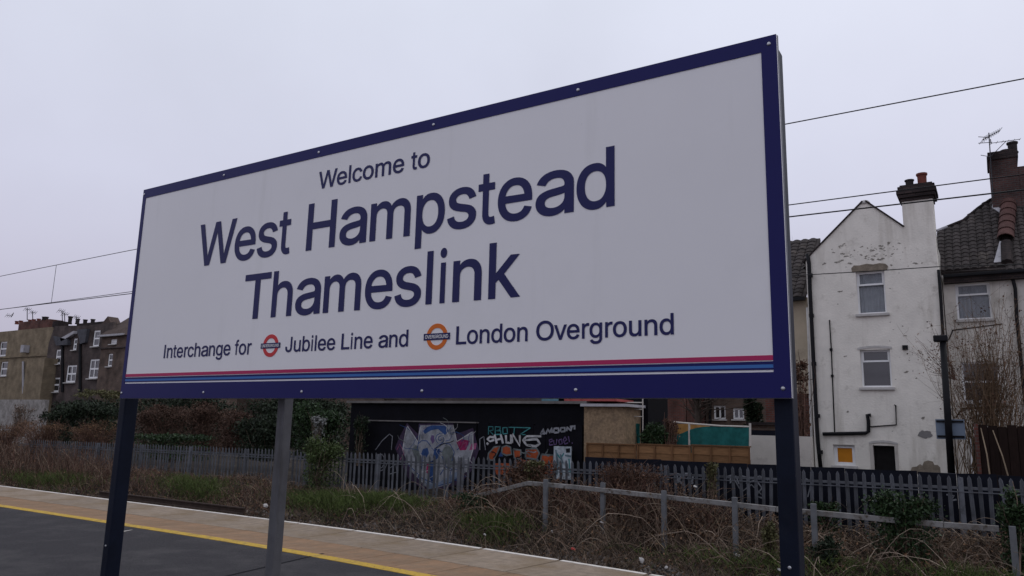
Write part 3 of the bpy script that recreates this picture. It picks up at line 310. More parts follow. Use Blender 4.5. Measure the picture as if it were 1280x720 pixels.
# ---------------------------------------------------------------- ground, platform, track
def smooth(t): t = np.clip(t, 0, 1); return t*t*(3-2*t)
def ground_z(X, Y):
    X = np.asarray(X, float); Y = np.asarray(Y, float)
    base = -.95 + .70*smooth((Y-12.9)/2.7)
    bump = .06*np.sin(X*1.3+Y*2.1)+.05*np.sin(X*.53-Y*1.7+1)+.03*np.sin(X*3.1+Y*.7)
    return base + bump*smooth((Y-12.6)/1.0) - .25*smooth((Y-18)/4)
xs = np.concatenate([np.linspace(-900,-110,12), np.linspace(-100,12,225), np.linspace(14,600,12)])
ys = np.concatenate([np.linspace(8.9,12.4,5), np.linspace(12.6,18,46), np.linspace(18.5,30,18), np.linspace(40,1500,14)])
GX, GY = np.meshgrid(xs, ys, indexing='ij'); GV = np.stack([GX, GY, ground_z(GX, GY)], -1).reshape(-1,3)
nx, ny = len(xs), len(ys); I = (np.arange(nx-1)[:,None]*ny+np.arange(ny-1)[None]).reshape(-1)
g = np_mesh('ground', GV, np.stack([I, I+ny, I+ny+1, I+1], 1), m_soil, kind='structure', smooth=True)
MB().box(-900, 600, 6.5, 12.7, -1.3, -.935).build('track_bed', m_ball, kind='structure')
def bend(X):          # the platform edge curves gently in towards the near end
    t = max(0., X+10.); return -.011*t*t if t < 10 else -1.1-.22*(t-10)
XS = [-300, -60, -30, -15, -10]+[-10+.6*i for i in range(1, 25)]+[14]
def strip(y0, y1, z0, z1, b=None, xs=XS):
    b = b or MB(); k0 = len(b.v)
    for X in xs:
        d = bend(X); b.v += [(X,y0 if y0 < -5 else y0+d,z0), (X,y1+d,z0), (X,y1+d,z1), (X,y0 if y0 < -5 else y0+d,z1)]
    for i in range(len(xs)-1):
        for j in range(4): b.f.append((k0+4*i+j, k0+4*i+(j+1)%4, k0+4*i+4+(j+1)%4, k0+4*i+4+j))
    b.f += [tuple(range(k0, k0+4)), tuple(range(k0+4*len(xs)-4, k0+4*len(xs)))]; return b
pf = strip(-14, 8.90, -1.4, -.09); strip(-14, 6.93, -.0899, 0, pf)
plat = pf.build('platform', m_asph, kind='structure')
sm = []
for i in range(6): sm.append(MB().box(0, .596, 0, .715, 0, .086).mesh('paver', m_tact, bevel=.005))
X = -36.0
while X < 4:
    o = link('paver', random.choice(sm), plat); o.location = (X, 7.107+bend(X), -.0885+random.uniform(0, .003)); o.rotation_euler.z = math.atan2(bend(X+.6)-bend(X), .6); X += .6
MB().box(-300, -36.01, 7.107, 7.822, -.0885, -.002).build('far_paving', m_tact, plat)
sm = [MB().box(0, 1.194, 0, 1.085, 0, .087).mesh('coping_stone', m_cope, bevel=.010)]
X = -60.0
wl = MB()
while X < 4:
    o = link('coping_stone', sm[0], plat); th = math.atan2(bend(X+1.2)-bend(X), 1.2); o.location = (X, 7.832+bend(X)+random.uniform(0,.004), -.0885+random.uniform(0, .004)); o.rotation_euler.z = th
    c_, s_ = math.cos(th), math.sin(th); P_ = lambda u, v, z: (X+u*c_-v*s_, 7.834+bend(X)+u*s_+v*c_, z)
    for u0, u1 in ((.012, .60), (.604, 1.184)):
        j0, j1 = random.uniform(0,.012), random.uniform(0,.012)
        wl.hexa([P_(u0,1.0+j0,-.01),P_(u1,1.0+j1,-.01),P_(u1,1.078,-.01),P_(u0,1.078,-.01)], [P_(u0,1.0+j0,.0065),P_(u1,1.0+j1,.0065),P_(u1,1.078,.0065),P_(u0,1.078,.0065)])
    X += 1.2
MB().box(-300, -60.01, 7.832, 8.917, -.0885, -.002).build('far_coping', m_cope, plat)
strip(6.935, 7.10, -.0885, .004).build('yellow_line', m_yel, plat)
wl.box(-300, -60.01, 8.835, 8.914, -.01, .004)
wl.build('white_edge_line', m_wpaint, plat)
# a tarred joint running across the asphalt
p0, p1 = at(284,719,1), at(412,689,1)
def on_plat(x, y): d = ray(x, y); d = d*(-EYE/d[2]); return Vector((d[0], d[1], 0))
a, c = on_plat(250,728), on_plat(404,692); nrm = Vector((-(c-a).y, (c-a).x, 0)).normalized()*.018
MB().hexa([a-nrm, a+nrm, c+nrm, c-nrm], [q+Vector((0,0,.003)) for q in (a-nrm, a+nrm, c+nrm, c-nrm)]).build('tar_joint', m_black, plat)
a, c = on_plat(150,665), on_plat(164,662.5); nrm = Vector((0,.05,0))
MB().hexa([a-nrm, a+nrm, c+nrm*.4, c-nrm*.4], [q+Vector((0,0,.003)) for q in (a-nrm, a+nrm, c+nrm*.4, c-nrm*.4)]).build('paint_mark', m_wpaint, plat)
def rail_profile(x0, x1, y, z):
    b = MB(); pr = [(-.07,0),(.07,0),(.07,.012),(.012,.035),(.012,.105),(.036,.118),(.036,.15),(-.036,.15),(-.036,.118),(-.012,.105),(-.012,.035),(-.07,.012)]
    n = len(pr); b.add([(x0,y+p,z+q) for p,q in pr]+[(x1,y+p,z+q) for p,q in pr], [tuple(range(n)), tuple(range(n,2*n))[::-1]]+[(i,(i+1)%n,n+(i+1)%n,n+i) for i in range(n)]); return b
for y in (9.72, 11.155): rail_profile(-300, 40, y, -.93).build('running_rail', m_rail, kind='structure')
ra = at(125,613,13.2); rb = at(306,638,13.2)
r = rail_profile(ra.x, rb.x, 13.2, -.72).build('loose_rail', m_rail)
r.rotation_euler = (0,0,0); tag(r, 'length of rusty old rail lying on the stones beyond the platform edge', 'rail')
# ballast stones on the strip that shows beyond the platform edge
n = 5200; px = rng.uniform(-40, 1100, n); Y = 12.55+1.25*rng.random(n)**1.3
D = _fw[None]+_r[None]*((px-640)/CF)[:,None]-_u[None]*(290/CF); Xs = D[:,0]/D[:,1]*Y
ico = np.array([(1,0,0),(-1,0,0),(0,1,0),(0,-1,0),(0,0,1),(0,0,-1)], float); icf = np.array([(0,2,4),(2,1,4),(1,3,4),(3,0,4),(2,0,5),(1,2,5),(3,1,5),(0,3,5)])
sz = .022+.035*rng.random(n); V = ico[None]*sz[:,None,None]*rng.uniform(.6,1.3,(n,6,1)); ang = rng.random(n)*2*PI
V = np.stack([V[...,0]*np.cos(ang)[:,None]-V[...,1]*np.sin(ang)[:,None], V[...,0]*np.sin(ang)[:,None]+V[...,1]*np.cos(ang)[:,None], V[...,2]], -1)
V += np.stack([Xs, Y, np.maximum(ground_z(Xs, Y), -.93)+.01], -1)[:,None]
np_mesh('gravel', V.reshape(-1,3), (icf[None]+6*np.arange(n)[:,None,None]).reshape(-1,3), m_stone, kind='stuff')

# ---------------------------------------------------------------- the station sign
SP = 2.63
S = thing('station_sign', (-2.5, SP, 0), 'large white station name board with navy border on posts on the platform', 'sign')
zb, zt, xl, xr = EYE+.1142, EYE+1.4145, -4.4426, -.5705
MB().box(xl, xr, SP, SP+.012, zb, zt).build('board', m_white, S)
MB().box(xl-.002, xr+.002, SP+.0125, SP+.02, zb-.002, zt+.002).build('backing_sheet', m_alu, S)
ix0, ix1, iz0, iz1 = -4.411, -.6255, EYE+.2005, EYE+1.3570
def front(x0, x1, z0, z1, name, mat, par=S, d=.003): return MB().box(x0, x1, SP-d, SP-.0002, z0, z1).build(name, mat, par)
front(xl, xr, iz1, zt, 'border', m_navy); front(xl, xr, zb, iz0, 'border', m_navy)
front(xl, ix0, iz0, iz1, 'border', m_navy); front(ix1, xr, iz0, iz1, 'border', m_navy)
for z0, z1, mt, nm in ((.2085,.2150,m_navy,'stripe'),(.2150,.2265,m_blue,'stripe'),(.2265,.2370,m_navy,'stripe'),(.2405,.2575,m_red,'stripe')):
    front(ix0, ix1, EYE+z0, EYE+z1, nm, mt, d=.0022)
# rear channel all round, rounded corner
for x0, x1, z0, z1 in ((xl+.012, xr-.012, zt-.05, zt-.004), (xl+.012, xr-.012, zb+.006, zb+.05)): MB().box(x0, x1, SP+.0205, SP+.038, z0, z1).build('channel', m_alu, S, bevel=.006)
for x0, x1 in ((xl+.004, xl+.05), (xr-.05, xr-.002)): MB().box(x0, x1, SP+.0205, SP+.038, zb+.052, zt-.052).build('channel', m_alu, S, bevel=.006)
b = MB()
for z in (EYE+1.383, EYE+.1455):
    for x in (-4.43, -3.652, -2.886, -2.13, -1.371, -.597):
        s = MB(); s.lathe((0,0,0), [(.0074,0),(.0074,.0015),(.0055,.004),(.0025,.005)], 10)
        s.v = [(x+p[0], SP-.003-p[2], z+p[1]) for p in s.v]; s.build('screw', m_screw, S, smooth=False)
for x0, x1, top, bz in ((-4.515, -4.453, EYE+.66, at(134,685,SP).z), (-.640, -.578, EYE+1.392, at(976,711,SP).z)):
    y0 = SP+.078 if x0 > -1 else SP+.03
    q = MB().box(x0, x1, SP+.040, SP+.125, -.05, top).build('post', m_post, S, bevel=.008)
    for z in (bz,): 
        s = MB().lathe((0,0,0), [(.006,0),(.006,.003),(.003,.006)], 8); s.v = [((x0+x1)/2+p[0], SP+.040-p[2], z+p[1]) for p in s.v]; s.build('bolt', m_screw, q)
    MB().box(x0-.03, x1+.03, SP+.06, SP+.19, -.02, .012).build('base_plate', m_post, q)
MB().box(-3.195, -3.143, SP+.12, SP+.18, -.05, EYE+.9).build('post', m_gpost, S, bevel=.006, label='bare grey middle post')
G = json.loads(GLYPHS)
AFM = dict(W=(944,16,928),e=(556,40,516),l=(222,67,155),c=(500,30,477),o=(556,35,521),m=(833,65,769),t=(278,14,257),s=(500,32,464),H=(722,77,646),a=(556,36,530),p=(556,58,517),d=(556,35,499),T=(611,14,597),h=(556,65,491),i=(222,67,155),n=(556,65,491),k=(500,67,501),I=(278,91,188),r=(333,77,332),g=(556,40,499),f=(278,14,262),J=(500,17,428),u=(556,68,489),b=(556,58,517),L=(556,76,537),v=(500,8,492),O=(778,39,739),D=(722,81,674),E=(667,86,616),G=(778,48,704),N=(722,76,646),R=(722,88,684),U=(722,79,644),V=(667,20,647))
KERN = {('W','e'):-35, ('T','h'):0, ('r','g'):-5, ('O','v'):-10, ('v','e'):-20}
def lettering(txt, x0, x1, zbase, cap, mat, par=S, depth=.002, off=.018, yface=SP, name='lettering'):
    """outline letters; x0..x1 is the ink extent, zbase the baseline, cap the capital height"""
    pen = 0; place = []
    for i, ch in enumerate(txt):
        if ch == ' ': pen += 278; continue
        adv, bl, br = AFM[ch]; place.append((ch, pen+bl, pen+br)); pen += adv + KERN.get((ch, txt[i+1] if i+1 < len(txt) else ''), 0)
    k = (x1-x0)/(place[-1][2]-place[0][1]); l0 = place[0][1]; sy = cap/509
    words_ = [[]]; n_ = 0
    for w_ in txt.split(' '): words_.append(place[n_:n_+len(w_)]); n_ += len(w_)
    og = org_of(par); last = None
    for w_ in words_[1:]:
        V = []; F = []
        for ch, a, b in w_:
            gl = G[ch]; xs_ = [p[2] for s in gl for p in s]; g0, g1 = min(xs_), max(xs_)
            f = lambda x: x0 + (a-l0)*k + (x-g0)/(g1-g0)*(b-a)*k
            loops = []
            for s in gl:
                pl = []
                for i, p in enumerate(s):
                    q = s[(i+1) % len(s)]; A = (p[2],p[3]); B = (p[4],p[5]); D = (q[0],q[1]); E = (q[2],q[3])
                    straight = abs((B[0]-A[0])*(E[1]-A[1])-(B[1]-A[1])*(E[0]-A[0]))+abs((D[0]-A[0])*(E[1]-A[1])-(D[1]-A[1])*(E[0]-A[0])) < 60
                    for t in ([0] if straight else [j/7 for j in range(7)]):
                        u = 1-t; pl.append((u**3*A[0]+3*u*u*t*B[0]+3*u*t*t*D[0]+t**3*E[0], u**3*A[1]+3*u*u*t*B[1]+3*u*t*t*D[1]+t**3*E[1]))
                pl = [p for i, p in enumerate(pl) if math.dist(p, pl[i-1]) > .5]
                loops.append(pl)
            area = lambda pl: sum(pl[i-1][0]*pl[i][1]-pl[i][0]*pl[i-1][1] for i in range(len(pl)))
            sg = 1 if area(max(loops, key=lambda p: abs(area(p)))) > 0 else -1
            def grow(pl):       # thicken the strokes a little
                r_ = []
                for i, p in enumerate(pl):
                    o_ = pl[i-1]; q = pl[(i+1) % len(pl)]; d1 = Vector((p[0]-o_[0], p[1]-o_[1])).normalized(); d2 = Vector((q[0]-p[0], q[1]-p[1])).normalized()
                    n1 = Vector((d1.y, -d1.x))*sg; n2 = Vector((d2.y, -d2.x))*sg; m_ = (n1+n2); m_ = m_.normalized()/max(.5, m_.normalized().dot(n1)) if m_.length > .1 else n1
                    r_.append((p[0]+m_.x*off*509, p[1]+m_.y*off*509))
                return r_
            loops = [grow(pl) for pl in loops]
            pts = [Vector(p) for pl in loops for p in pl]; ed = []; kk = 0
            for pl in loops: ed += [(kk+i, kk+(i+1) % len(pl)) for i in range(len(pl))]; kk += len(pl)
            vo, _, fo, *_r2 = delaunay_2d_cdt(pts, ed, [], 0, 1e-4)
            def wind(x, y):
                c = 0
                for pl in loops:
                    for i in range(len(pl)):
                        (ax, ay), (bx, by) = pl[i-1], pl[i]
                        if (ay <= y) != (by <= y):
                            sd = (bx-ax)*(y-ay)-(x-ax)*(by-ay)
                            if ay <= y and sd > 0: c += 1
                            elif ay > y and sd < 0: c -= 1
                return c
            kk = len(V); V += [(f(v.x), yface-depth, zbase+v.y*sy) for v in vo]
            F += [tuple(kk+i for i in t) for t in fo if wind(sum(vo[i].x for i in t)/3, sum(vo[i].y for i in t)/3)*sg > 0]
        me = bpy.data.meshes.new(name); me.from_pydata([tuple(Vector(v)-og) for v in V], [], F); me.materials.append(mat); last = link(name, me, par)
    return last
lettering('Welcome to', -2.872, -2.146, EYE+1.1820, .0905, m_text)
lettering('West Hampstead', -3.820, -1.211, EYE+.8650, .2400, m_text)
lettering('Thameslink', -3.381, -1.642, EYE+.5340, .2360, m_text)
lettering('Interchange for', -4.050, -3.291, EYE+.3440, .0755, m_text)
lettering('Jubilee Line and', -3.028, -2.225, EYE+.3460, .0745, m_text)
lettering('London Overground', -1.954, -.974, EYE+.3445, .0765, m_text)
def roundel(cx, cz, ro, ri, hw, hh, mat, txt):
    ring = MB(); N = 40; V = []; F = []
    for i in range(N):
        t = 2*PI*i/N
        for rr, y in ((ro, SP-.002), (ri, SP-.002), (ri, SP-.0002), (ro, SP-.0002)): V.append((cx+rr*math.cos(t), y, cz+rr*math.sin(t)))
    for i in range(N):
        a, c = 4*i, 4*((i+1)%N)
        for j in range(4): F.append((a+j, a+(j+1)%4, c+(j+1)%4, c+j))
    o = ring.add(V, F).build('roundel', mat, S)
    MB().box(cx-hw, cx+hw, SP-.0032, SP-.0021, cz-hh, cz+hh).build('name_bar', m_text, o)
    lettering(txt, cx-hw*.88, cx+hw*.88, cz-hh*.52, hh*1.04, m_white, o, depth=.001, off=.018, yface=SP-.0031)
roundel(-3.142, EYE+.3825, .0585, .0385, .0735, .0135, m_rred, 'UNDERGROUND')
roundel(-2.061, EYE+.3825, .0580, .0385, .0725, .0145, m_rora, 'OVERGROUND')

# ---------------------------------------------------------------- palisade fence
def ftop(X): return .93+.0085*min(X, 0)
FE = thing('palisade_fence', (-12, 16, -.4), 'long grey steel palisade fence with pointed pales above the bank', 'fence')
def pale_mesh():
    b = MB(); h = 1.45
    pr = [(-.034,0),(-.020,-.012),(-.009,0),(.009,0),(.020,-.012),(.034,0)]
    Z = [(-h, 1, 0), (-.16, 1, 0), (-.055, .9, -.010), (0, .12, -.018)]
    V = [(x*s, y*s+dy, z) for z, s, dy in Z for x, y in pr]; F = []
    for i in range(3):
        for j in range(5): F.append((i*6+j, i*6+j+1, (i+1)*6+j+1, (i+1)*6+j))
    V2 = [(x, y+.005, z) for x, y, z in V]; n = len(V)
    F += [tuple(q+n for q in f)[::-1] for f in F]
    for i in range(3): F += [(i*6, (i+1)*6, (i+1)*6+n, i*6+n), (i*6+5, i*6+5+n, (i+1)*6+5+n, (i+1)*6+5)]
    return MB().add(V+V2, F).mesh('pale', m_galv)
pm = pale_mesh(); X = 3.2; k = 0
while X > -33 and k < 236:
    o = link('pale', pm, FE); o.location = Vector((X, 16, ftop(X)+random.uniform(-.012,.012)))-ORG[FE.name]; o.rotation_euler = (random.gauss(0,.018), random.gauss(0,.018)+(random.uniform(-.09,.09) if random.random() < .06 else 0), random.uniform(-.16,.16)); X -= .155; k += 1
for z in (-.165, -1.15):
    b = MB(); b.hexa([(-34,16.012,ftop(-34)+z-.045),(-34,16.06,ftop(-34)+z-.045),(-34,16.06,ftop(-34)+z),(-34,16.012,ftop(-34)+z)], [(3.4,16.012,ftop(0)+z-.045),(3.4,16.06,ftop(0)+z-.045),(3.4,16.06,ftop(0)+z),(3.4,16.012,ftop(0)+z)])
    b.build('fence_rail', m_galv, FE)
X = 2.1
while X > -33: MB().box(X-.04, X+.04, 15.985, 16.005, -1, ftop(X)-.03).box(X-.006, X+.006, 16.005, 16.10, -1, ftop(X)-.03).build('fence_post', m_galv, FE, bevel=.003); X -= 2.75
b = MB(); b.hexa([(-34,15.972,ftop(-34)-.262),(-34,15.984,ftop(-34)-.262),(-34,15.984,ftop(-34)-.242),(-34,15.972,ftop(-34)-.242)], [(3.4,15.972,ftop(0)-.262),(3.4,15.984,ftop(0)-.262),(3.4,15.984,ftop(0)-.242),(3.4,15.972,ftop(0)-.242)]); b.build('fence_strap', m_galv, FE)
# galvanised handrail in front of it
HR = thing('handrail', (-5, 14.5, -.5), 'pale weathered handrail on short steel posts in front of the palisade fence', 'handrail')
pts = [(583,623,15.3), (660,604,14.6), (720,609,14.5), (971,636.5,14.4), (1180,656,14.35), (1249,661,14.3)]
for (a0, b0, c0), (a1, b1, c1) in zip(pts[:-1], pts[1:]):
    p, q = at(a0,b0,c0), at(a1,b1,c1); q = p+(q-p)*.997; u = Vector((0,0,.044)); v = Vector((0,.05,0))
    MB().hexa([p-u-v, p-u+v, p+u+v, p+u-v], [q-u-v, q-u+v, q+u+v, q+u-v]).build('rail_bar', m_hand, HR, bevel=.008)
for x, y, P in ((685,599,14.50),(756,603,14.62),(832,613,14.42),(920,621,14.40),(1018,629,14.33),(1265,657,14.1)):
    p = at(x, y, P); w_ = .045
    MB().box(p.x-w_, p.x+w_, P-.13, P-.055, float(ground_z(p.x, P))-.3, p.z).build('handrail_post', m_hpost, HR, bevel=.006)
# ---------------------------------------------------------------- building helpers
def window(root, x0, x1, z0, z1, y, style='sash', curtain=None, fw=.055, sill=True, depth=.07, glass=None):
    """a window set at depth y (front of frame), frame + panes + sill"""
    b = MB(); b.box(x0, x1, y, y+depth, z0, z0+fw).box(x0, x1, y, y+depth, z1-fw, z1).box(x0, x0+fw, y, y+depth, z0+fw, z1-fw).box(x1-fw, x1, y, y+depth, z0+fw, z1-fw)
    h = z1-z0; panes = []
    if style == 'vent':      # small opening light above a fixed pane
        zm = z1-h*.30; b.box(x0+fw, x1-fw, y-.012, y+depth, zm-fw*.5, zm+fw*.5); panes = [(x0+fw, x1-fw, z0+fw, zm-fw*.5), (x0+fw, x1-fw, zm+fw*.5, z1-fw)]
        b.box(x0+fw, x0+fw*1.6, y-.012, y+depth-.02, zm+fw*.5, z1-fw).box(x1-fw*1.6, x1-fw, y-.012, y+depth-.02, zm+fw*.5, z1-fw)
    elif style == 'sash':
        zm = z0+h*.5; b.box(x0+fw, x1-fw, y, y+depth, zm-fw*.5, zm+fw*.5); panes = [(x0+fw, x1-fw, z0+fw, zm-fw*.5), (x0+fw, x1-fw, zm+fw*.5, z1-fw)]
    elif style == 'pair':
        xm = (x0+x1)/2; b.box(xm-fw*.5, xm+fw*.5, y, y+depth, z0+fw, z1-fw); panes = [(x0+fw, xm-fw*.5, z0+fw, z1-fw), (xm+fw*.5, x1-fw, z0+fw, z1-fw)]
    elif style == 'quad':
        xm = (x0+x1)/2; zm = z0+h*.5; b.box(xm-fw*.4, xm+fw*.4, y, y+depth, z0+fw, z1-fw).box(x0+fw, xm-fw*.4, y, y+depth, zm-fw*.5, zm+fw*.5).box(xm+fw*.4, x1-fw, y, y+depth, zm-fw*.5, zm+fw*.5)
        panes = [(a, c, d, e) for a, c in ((x0+fw, xm-fw*.4), (xm+fw*.4, x1-fw)) for d, e in ((z0+fw, zm-fw*.5), (zm+fw*.5, z1-fw))]
    else: panes = [(x0+fw, x1-fw, z0+fw, z1-fw)]
    f = b.build('window', m_upvc, root)
    for a, c, d, e in panes: MB().box(a+.001, c-.001, y+depth*.5, y+depth*.5+.01, d+.001, e-.001).build('pane', glass or (m_glasst if curtain else m_glass), f)
    if curtain:
        V = []; n = 26
        for i in range(n+1):
            x = x0+.01+(x1-x0-.02)*i/n; yy = y+depth+.035+.018*math.sin(i*1.9)+.008*math.sin(i*.7)
            V += [(x, yy, z0+.01), (x, yy, z1-.01)]
        V += [(v[0], v[1]+.004, v[2]) for v in V]; k = 2*(n+1)
        F = [(2*i, 2*i+2, 2*i+3, 2*i+1) for i in range(n)]+[(k+2*i, k+2*i+1, k+2*i+3, k+2*i+2) for i in range(n)]
        MB().add(V, F).build('curtain', curtain, f)
    if sill: MB().box(x0-.07, x1+.07, y-.22, y-.001, z0-.085, z0-.002).build('sill', m_sill, f, bevel=.01)
    return f
def inpoly(x, y, pl):
    c = False; n = len(pl)
    for i in range(n):
        x1, y1 = pl[i]; x2, y2 = pl[(i+1)%n]
        if (y1 > y) != (y2 > y) and x < (x2-x1)*(y-y1)/(y2-y1)+x1: c = not c
    return c
def tiles(root, O, e, s, poly, mat, tw=.3, th=.26, name='roof_tiles'):
    """lapped tiles, each its own tilted slab, on the plane O + u*e + v*s inside poly (u, v)"""
    O, e, s = Vector(O), Vector(e).normalized(), Vector(s).normalized(); nrm = e.cross(s).normalized()
    if nrm.z < 0: nrm = -nrm
    us = [p[0] for p in poly]; vs = [p[1] for p in poly]; b = MB()
    for j in range(int((max(vs)-min(vs))/th)+1):
        v = min(vs)+j*th
        for i in range(int((max(us)-min(us))/tw)+1):
            u = min(us)+i*tw
            if not inpoly(u+tw/2, v+th/2, poly): continue
            h = .008*random.random(); r = .03+h; g = tw*.47
            c = O+e*(u+tw/2)+s*v
            lo = [c-e*g+nrm*r, c-e*g*.3+nrm*(r+.045), c+e*g*.3+nrm*(r+.045), c+e*g+nrm*r]
            hi = [p+s*(th*1.12)-nrm*.028 for p in lo]; bt = [c-e*g-nrm*.005, c+e*g-nrm*.005]
            b.add(lo+hi+bt, [(0,1,5,4),(1,2,6,5),(2,3,7,6),(8,0,1,2,3,9)])
    return b.build(name, mat, root, kind='stuff')
def chimney_pot(root, x, y, z, r, h, mat, par=None):
    return MB().lathe((x,y,z), [(r*.95,0),(r,h*.12),(r*.82,h*.25),(r*.86,h*.8),(r*1.05,h*.86),(r*1.05,h),(r*.8,h),(r*.75,h*.9)], 12).build('chimney_pot', mat, par or root)
def hugging_patch(x, y, rx, ry, P, n=26, rough=.3, seed=0):
    rr = random.Random(seed); c = at(x,y,P); sx = rx/CF*P/1.08; sz = ry/CF*P/1.08; ph = [rr.uniform(0,6.28) for _ in range(4)]
    pl = []
    for i in range(n):
        t = 2*PI*i/n; k = 1+rough*(.5*math.sin(2*t+ph[0])+.35*math.sin(5*t+ph[1])+.25*math.sin(9*t+ph[2]))
        pl.append((c.x+sx*k*math.cos(t), c.z+sz*k*math.sin(t)))
    return pl

# ---------------------------------------------------------------- white gabled house
HP = 26.0
WH = thing('gabled_house', (-3, HP, -.6), 'tall white rendered house with pointed gable, chimney and orange ground floor window', 'house')
base = -.7
eL = at(1016,325,HP); ap = at(1080,252,HP); va = at(1126,284,HP); cr_ = at(1168,300,HP); xL = at(1014,470,HP).x; xR = cr_.x
ct = at(1147,250,HP).z; cl = at(1128,265,HP).x
xR = -1.2; ctop = ct
out_ = [(xL, base), (xR, base), (xR, ctop), (cl, ctop), (cl, va.z), (ap.x+.10, ap.z-.02), (ap.x-.06, ap.z), (xL, eL.z)]
w1 = rect(1071,339,1107,392,HP); w2 = rect(1076,437,1114,484,HP); w3 = rect(1042,556,1069,582,HP); w4 = rect(1092,557,1119,592,HP)
slab('wall', out_, [w1, w2, w3, (w4[0], w4[1], base+.15, w4[3])], HP, HP+.28, m_render, WH)
MB().prism([(xL+.02, base), (xR-.02, base), (xR-.02, va.z-.5), (cl, va.z-.12), (ap.x, ap.z-.12), (xL+.02, eL.z-.1)], HP+.5, HP+8).build('side_wall', m_render2, WH)
MB().box(xL+.03, xR-.03, HP+.281, HP+.499, base, eL.z-.2).build('dark_interior', m_dkroom, WH) if False else None
MB().box(xL, xL+.25, HP+.281, HP+.499, base, eL.z-.15).box(xR-.25, xR, HP+.281, HP+.499, base, va.z-.2).build('return_wall', m_render, WH)
window(WH, *w1, HP+.13, 'vent', m_curt)
window(WH, *w2, HP+.13, 'vent')
f = window(WH, *w3, HP+.12, 'single', fw=.10, glass=m_ora); f['label'] = 'small window with an orange blind'
d = MB().box(w4[0]+.02, w4[1]-.02, HP+.18, HP+.23, base+.16, w4[3]-.02).build('doorway', m_dkroom, WH); d['label'] = 'black panel painted as the shade in the open back door'  # near-black panel filling the opening, painted in place of the unlit interior
MB().box(w4[0]-.09, w4[0]-.002, HP-.025, HP-.001, base+.15, w4[3]+.02).box(w4[1]+.002, w4[1]+.09, HP-.025, HP-.001, base+.15, w4[3]+.02).build('door_surround', m_white_wall, WH)
# arched heads over the openings
def arch(x0, x1, z, rise, mat, nm, proud=.03, hgt=.12):
    pl = []; n = 10
    for i in range(n+1): t = i/n; pl.append((x0+(x1-x0)*t, z+rise*4*t*(1-t)))
    pl += [(x, zz+hgt) for x, zz in pl[::-1]]
    return MB().prism(pl, HP-proud, HP-.001).build(nm, mat, WH)
arch(w2[0]-.06, w2[1]+.06, w2[3]+.005, .05, m_sill, 'window_head', .02, .07); arch(w4[0]-.1, w4[1]+.1, w4[3]+.03, .06, m_sill, 'door_head', .03, .07)
lt = [(w1[0]-.10,w1[3]+.01),(w1[1]+.09,w1[3]+.01),(w1[1]+.12,w1[3]+.12),(w1[1]+.05,w1[3]+.20),(w1[1]-.12,w1[3]+.235),(w1[1]-.3,w1[3]+.21),(w1[0]+.35,w1[3]+.25),(w1[0]+.12,w1[3]+.215),(w1[0]-.04,w1[3]+.23),(w1[0]-.12,w1[3]+.14)]
MB().prism(lt, HP-.025, HP-.001).build('window_head', m_patch, WH, label='worn brown lintel over the top window')
# copings on the gable, roof slopes behind
def coping(a, b_, nm='gable_coping'):
    a, b_ = Vector((a[0],0,a[1])), Vector((b_[0],0,b_[1])); n_ = Vector((-(b_-a).z,0,(b_-a).x)).normalized()*.045
    if n_.z < 0: n_ = -n_
    pl = [(p.x, p.z) for p in (a, b_, b_+n_, a+n_)]; MB().prism(pl, HP-.05, HP+.33).build(nm, m_corb, WH)
coping((xL-.08, eL.z-.07), (ap.x-.03, ap.z+.0)); coping((ap.x+.03, ap.z), (cl+.0, va.z-.01))
for a, b_ in (((xL-.15, eL.z-.13), (ap.x, ap.z)), ((ap.x, ap.z), (cl+.6, va.z-.5))):
    s_ = Vector((0,1,0)); dx = b_[0]-a[0]; dz = b_[1]-a[1]; L_ = math.hypot(dx,dz)
    lo, hi = (a, b_) if a[1] < b_[1] else (b_, a)
    tiles(WH, (lo[0], HP+.34, lo[1]-.06), (0,1,0), (hi[0]-lo[0], 0, hi[1]-lo[1]), [(0,0),(7.6,0),(7.6,L_),(0,L_)], m_tile, .3, .28)
capst = MB(); capst.lathe((0,0,0), [(.17,0),(.165,.06),(.12,.12),(.05,.15)], 12); capst.v = [(ap.x+p[0], HP+.14+p[1]*1.1, ap.z-.07+p[2]) for p in capst.v]; capst.build('apex_cap', m_sill, WH, smooth=True)
# chimney stack with sooty corbelled cap
ck = MB().box(cl, xR, HP+.281, HP+.75, va.z-.9, ctop).build('chimney', m_render, WH)
z = ctop; x0, x1 = cl, xR
cap = MB()
for dx, h in ((.03,.10),(.09,.11),(.13,.13),(.09,.13),(.03,.06)): cap.box(x0-dx, x1+dx, HP-.02-dx, HP+.77+dx, z+.001, z+h); z += h
cap.build('chimney_cap', m_corb, ck, bevel=.015)
pz = z
p = at(1153,231,HP+.4); chimney_pot(WH, p.x, HP+.4, pz, .155, at(1153,217,HP+.4).z-pz, m_pot, ck)
p = at(1137,231,HP+.4); chimney_pot(WH, p.x, HP+.4, pz, .135, .27, m_dpot, ck)
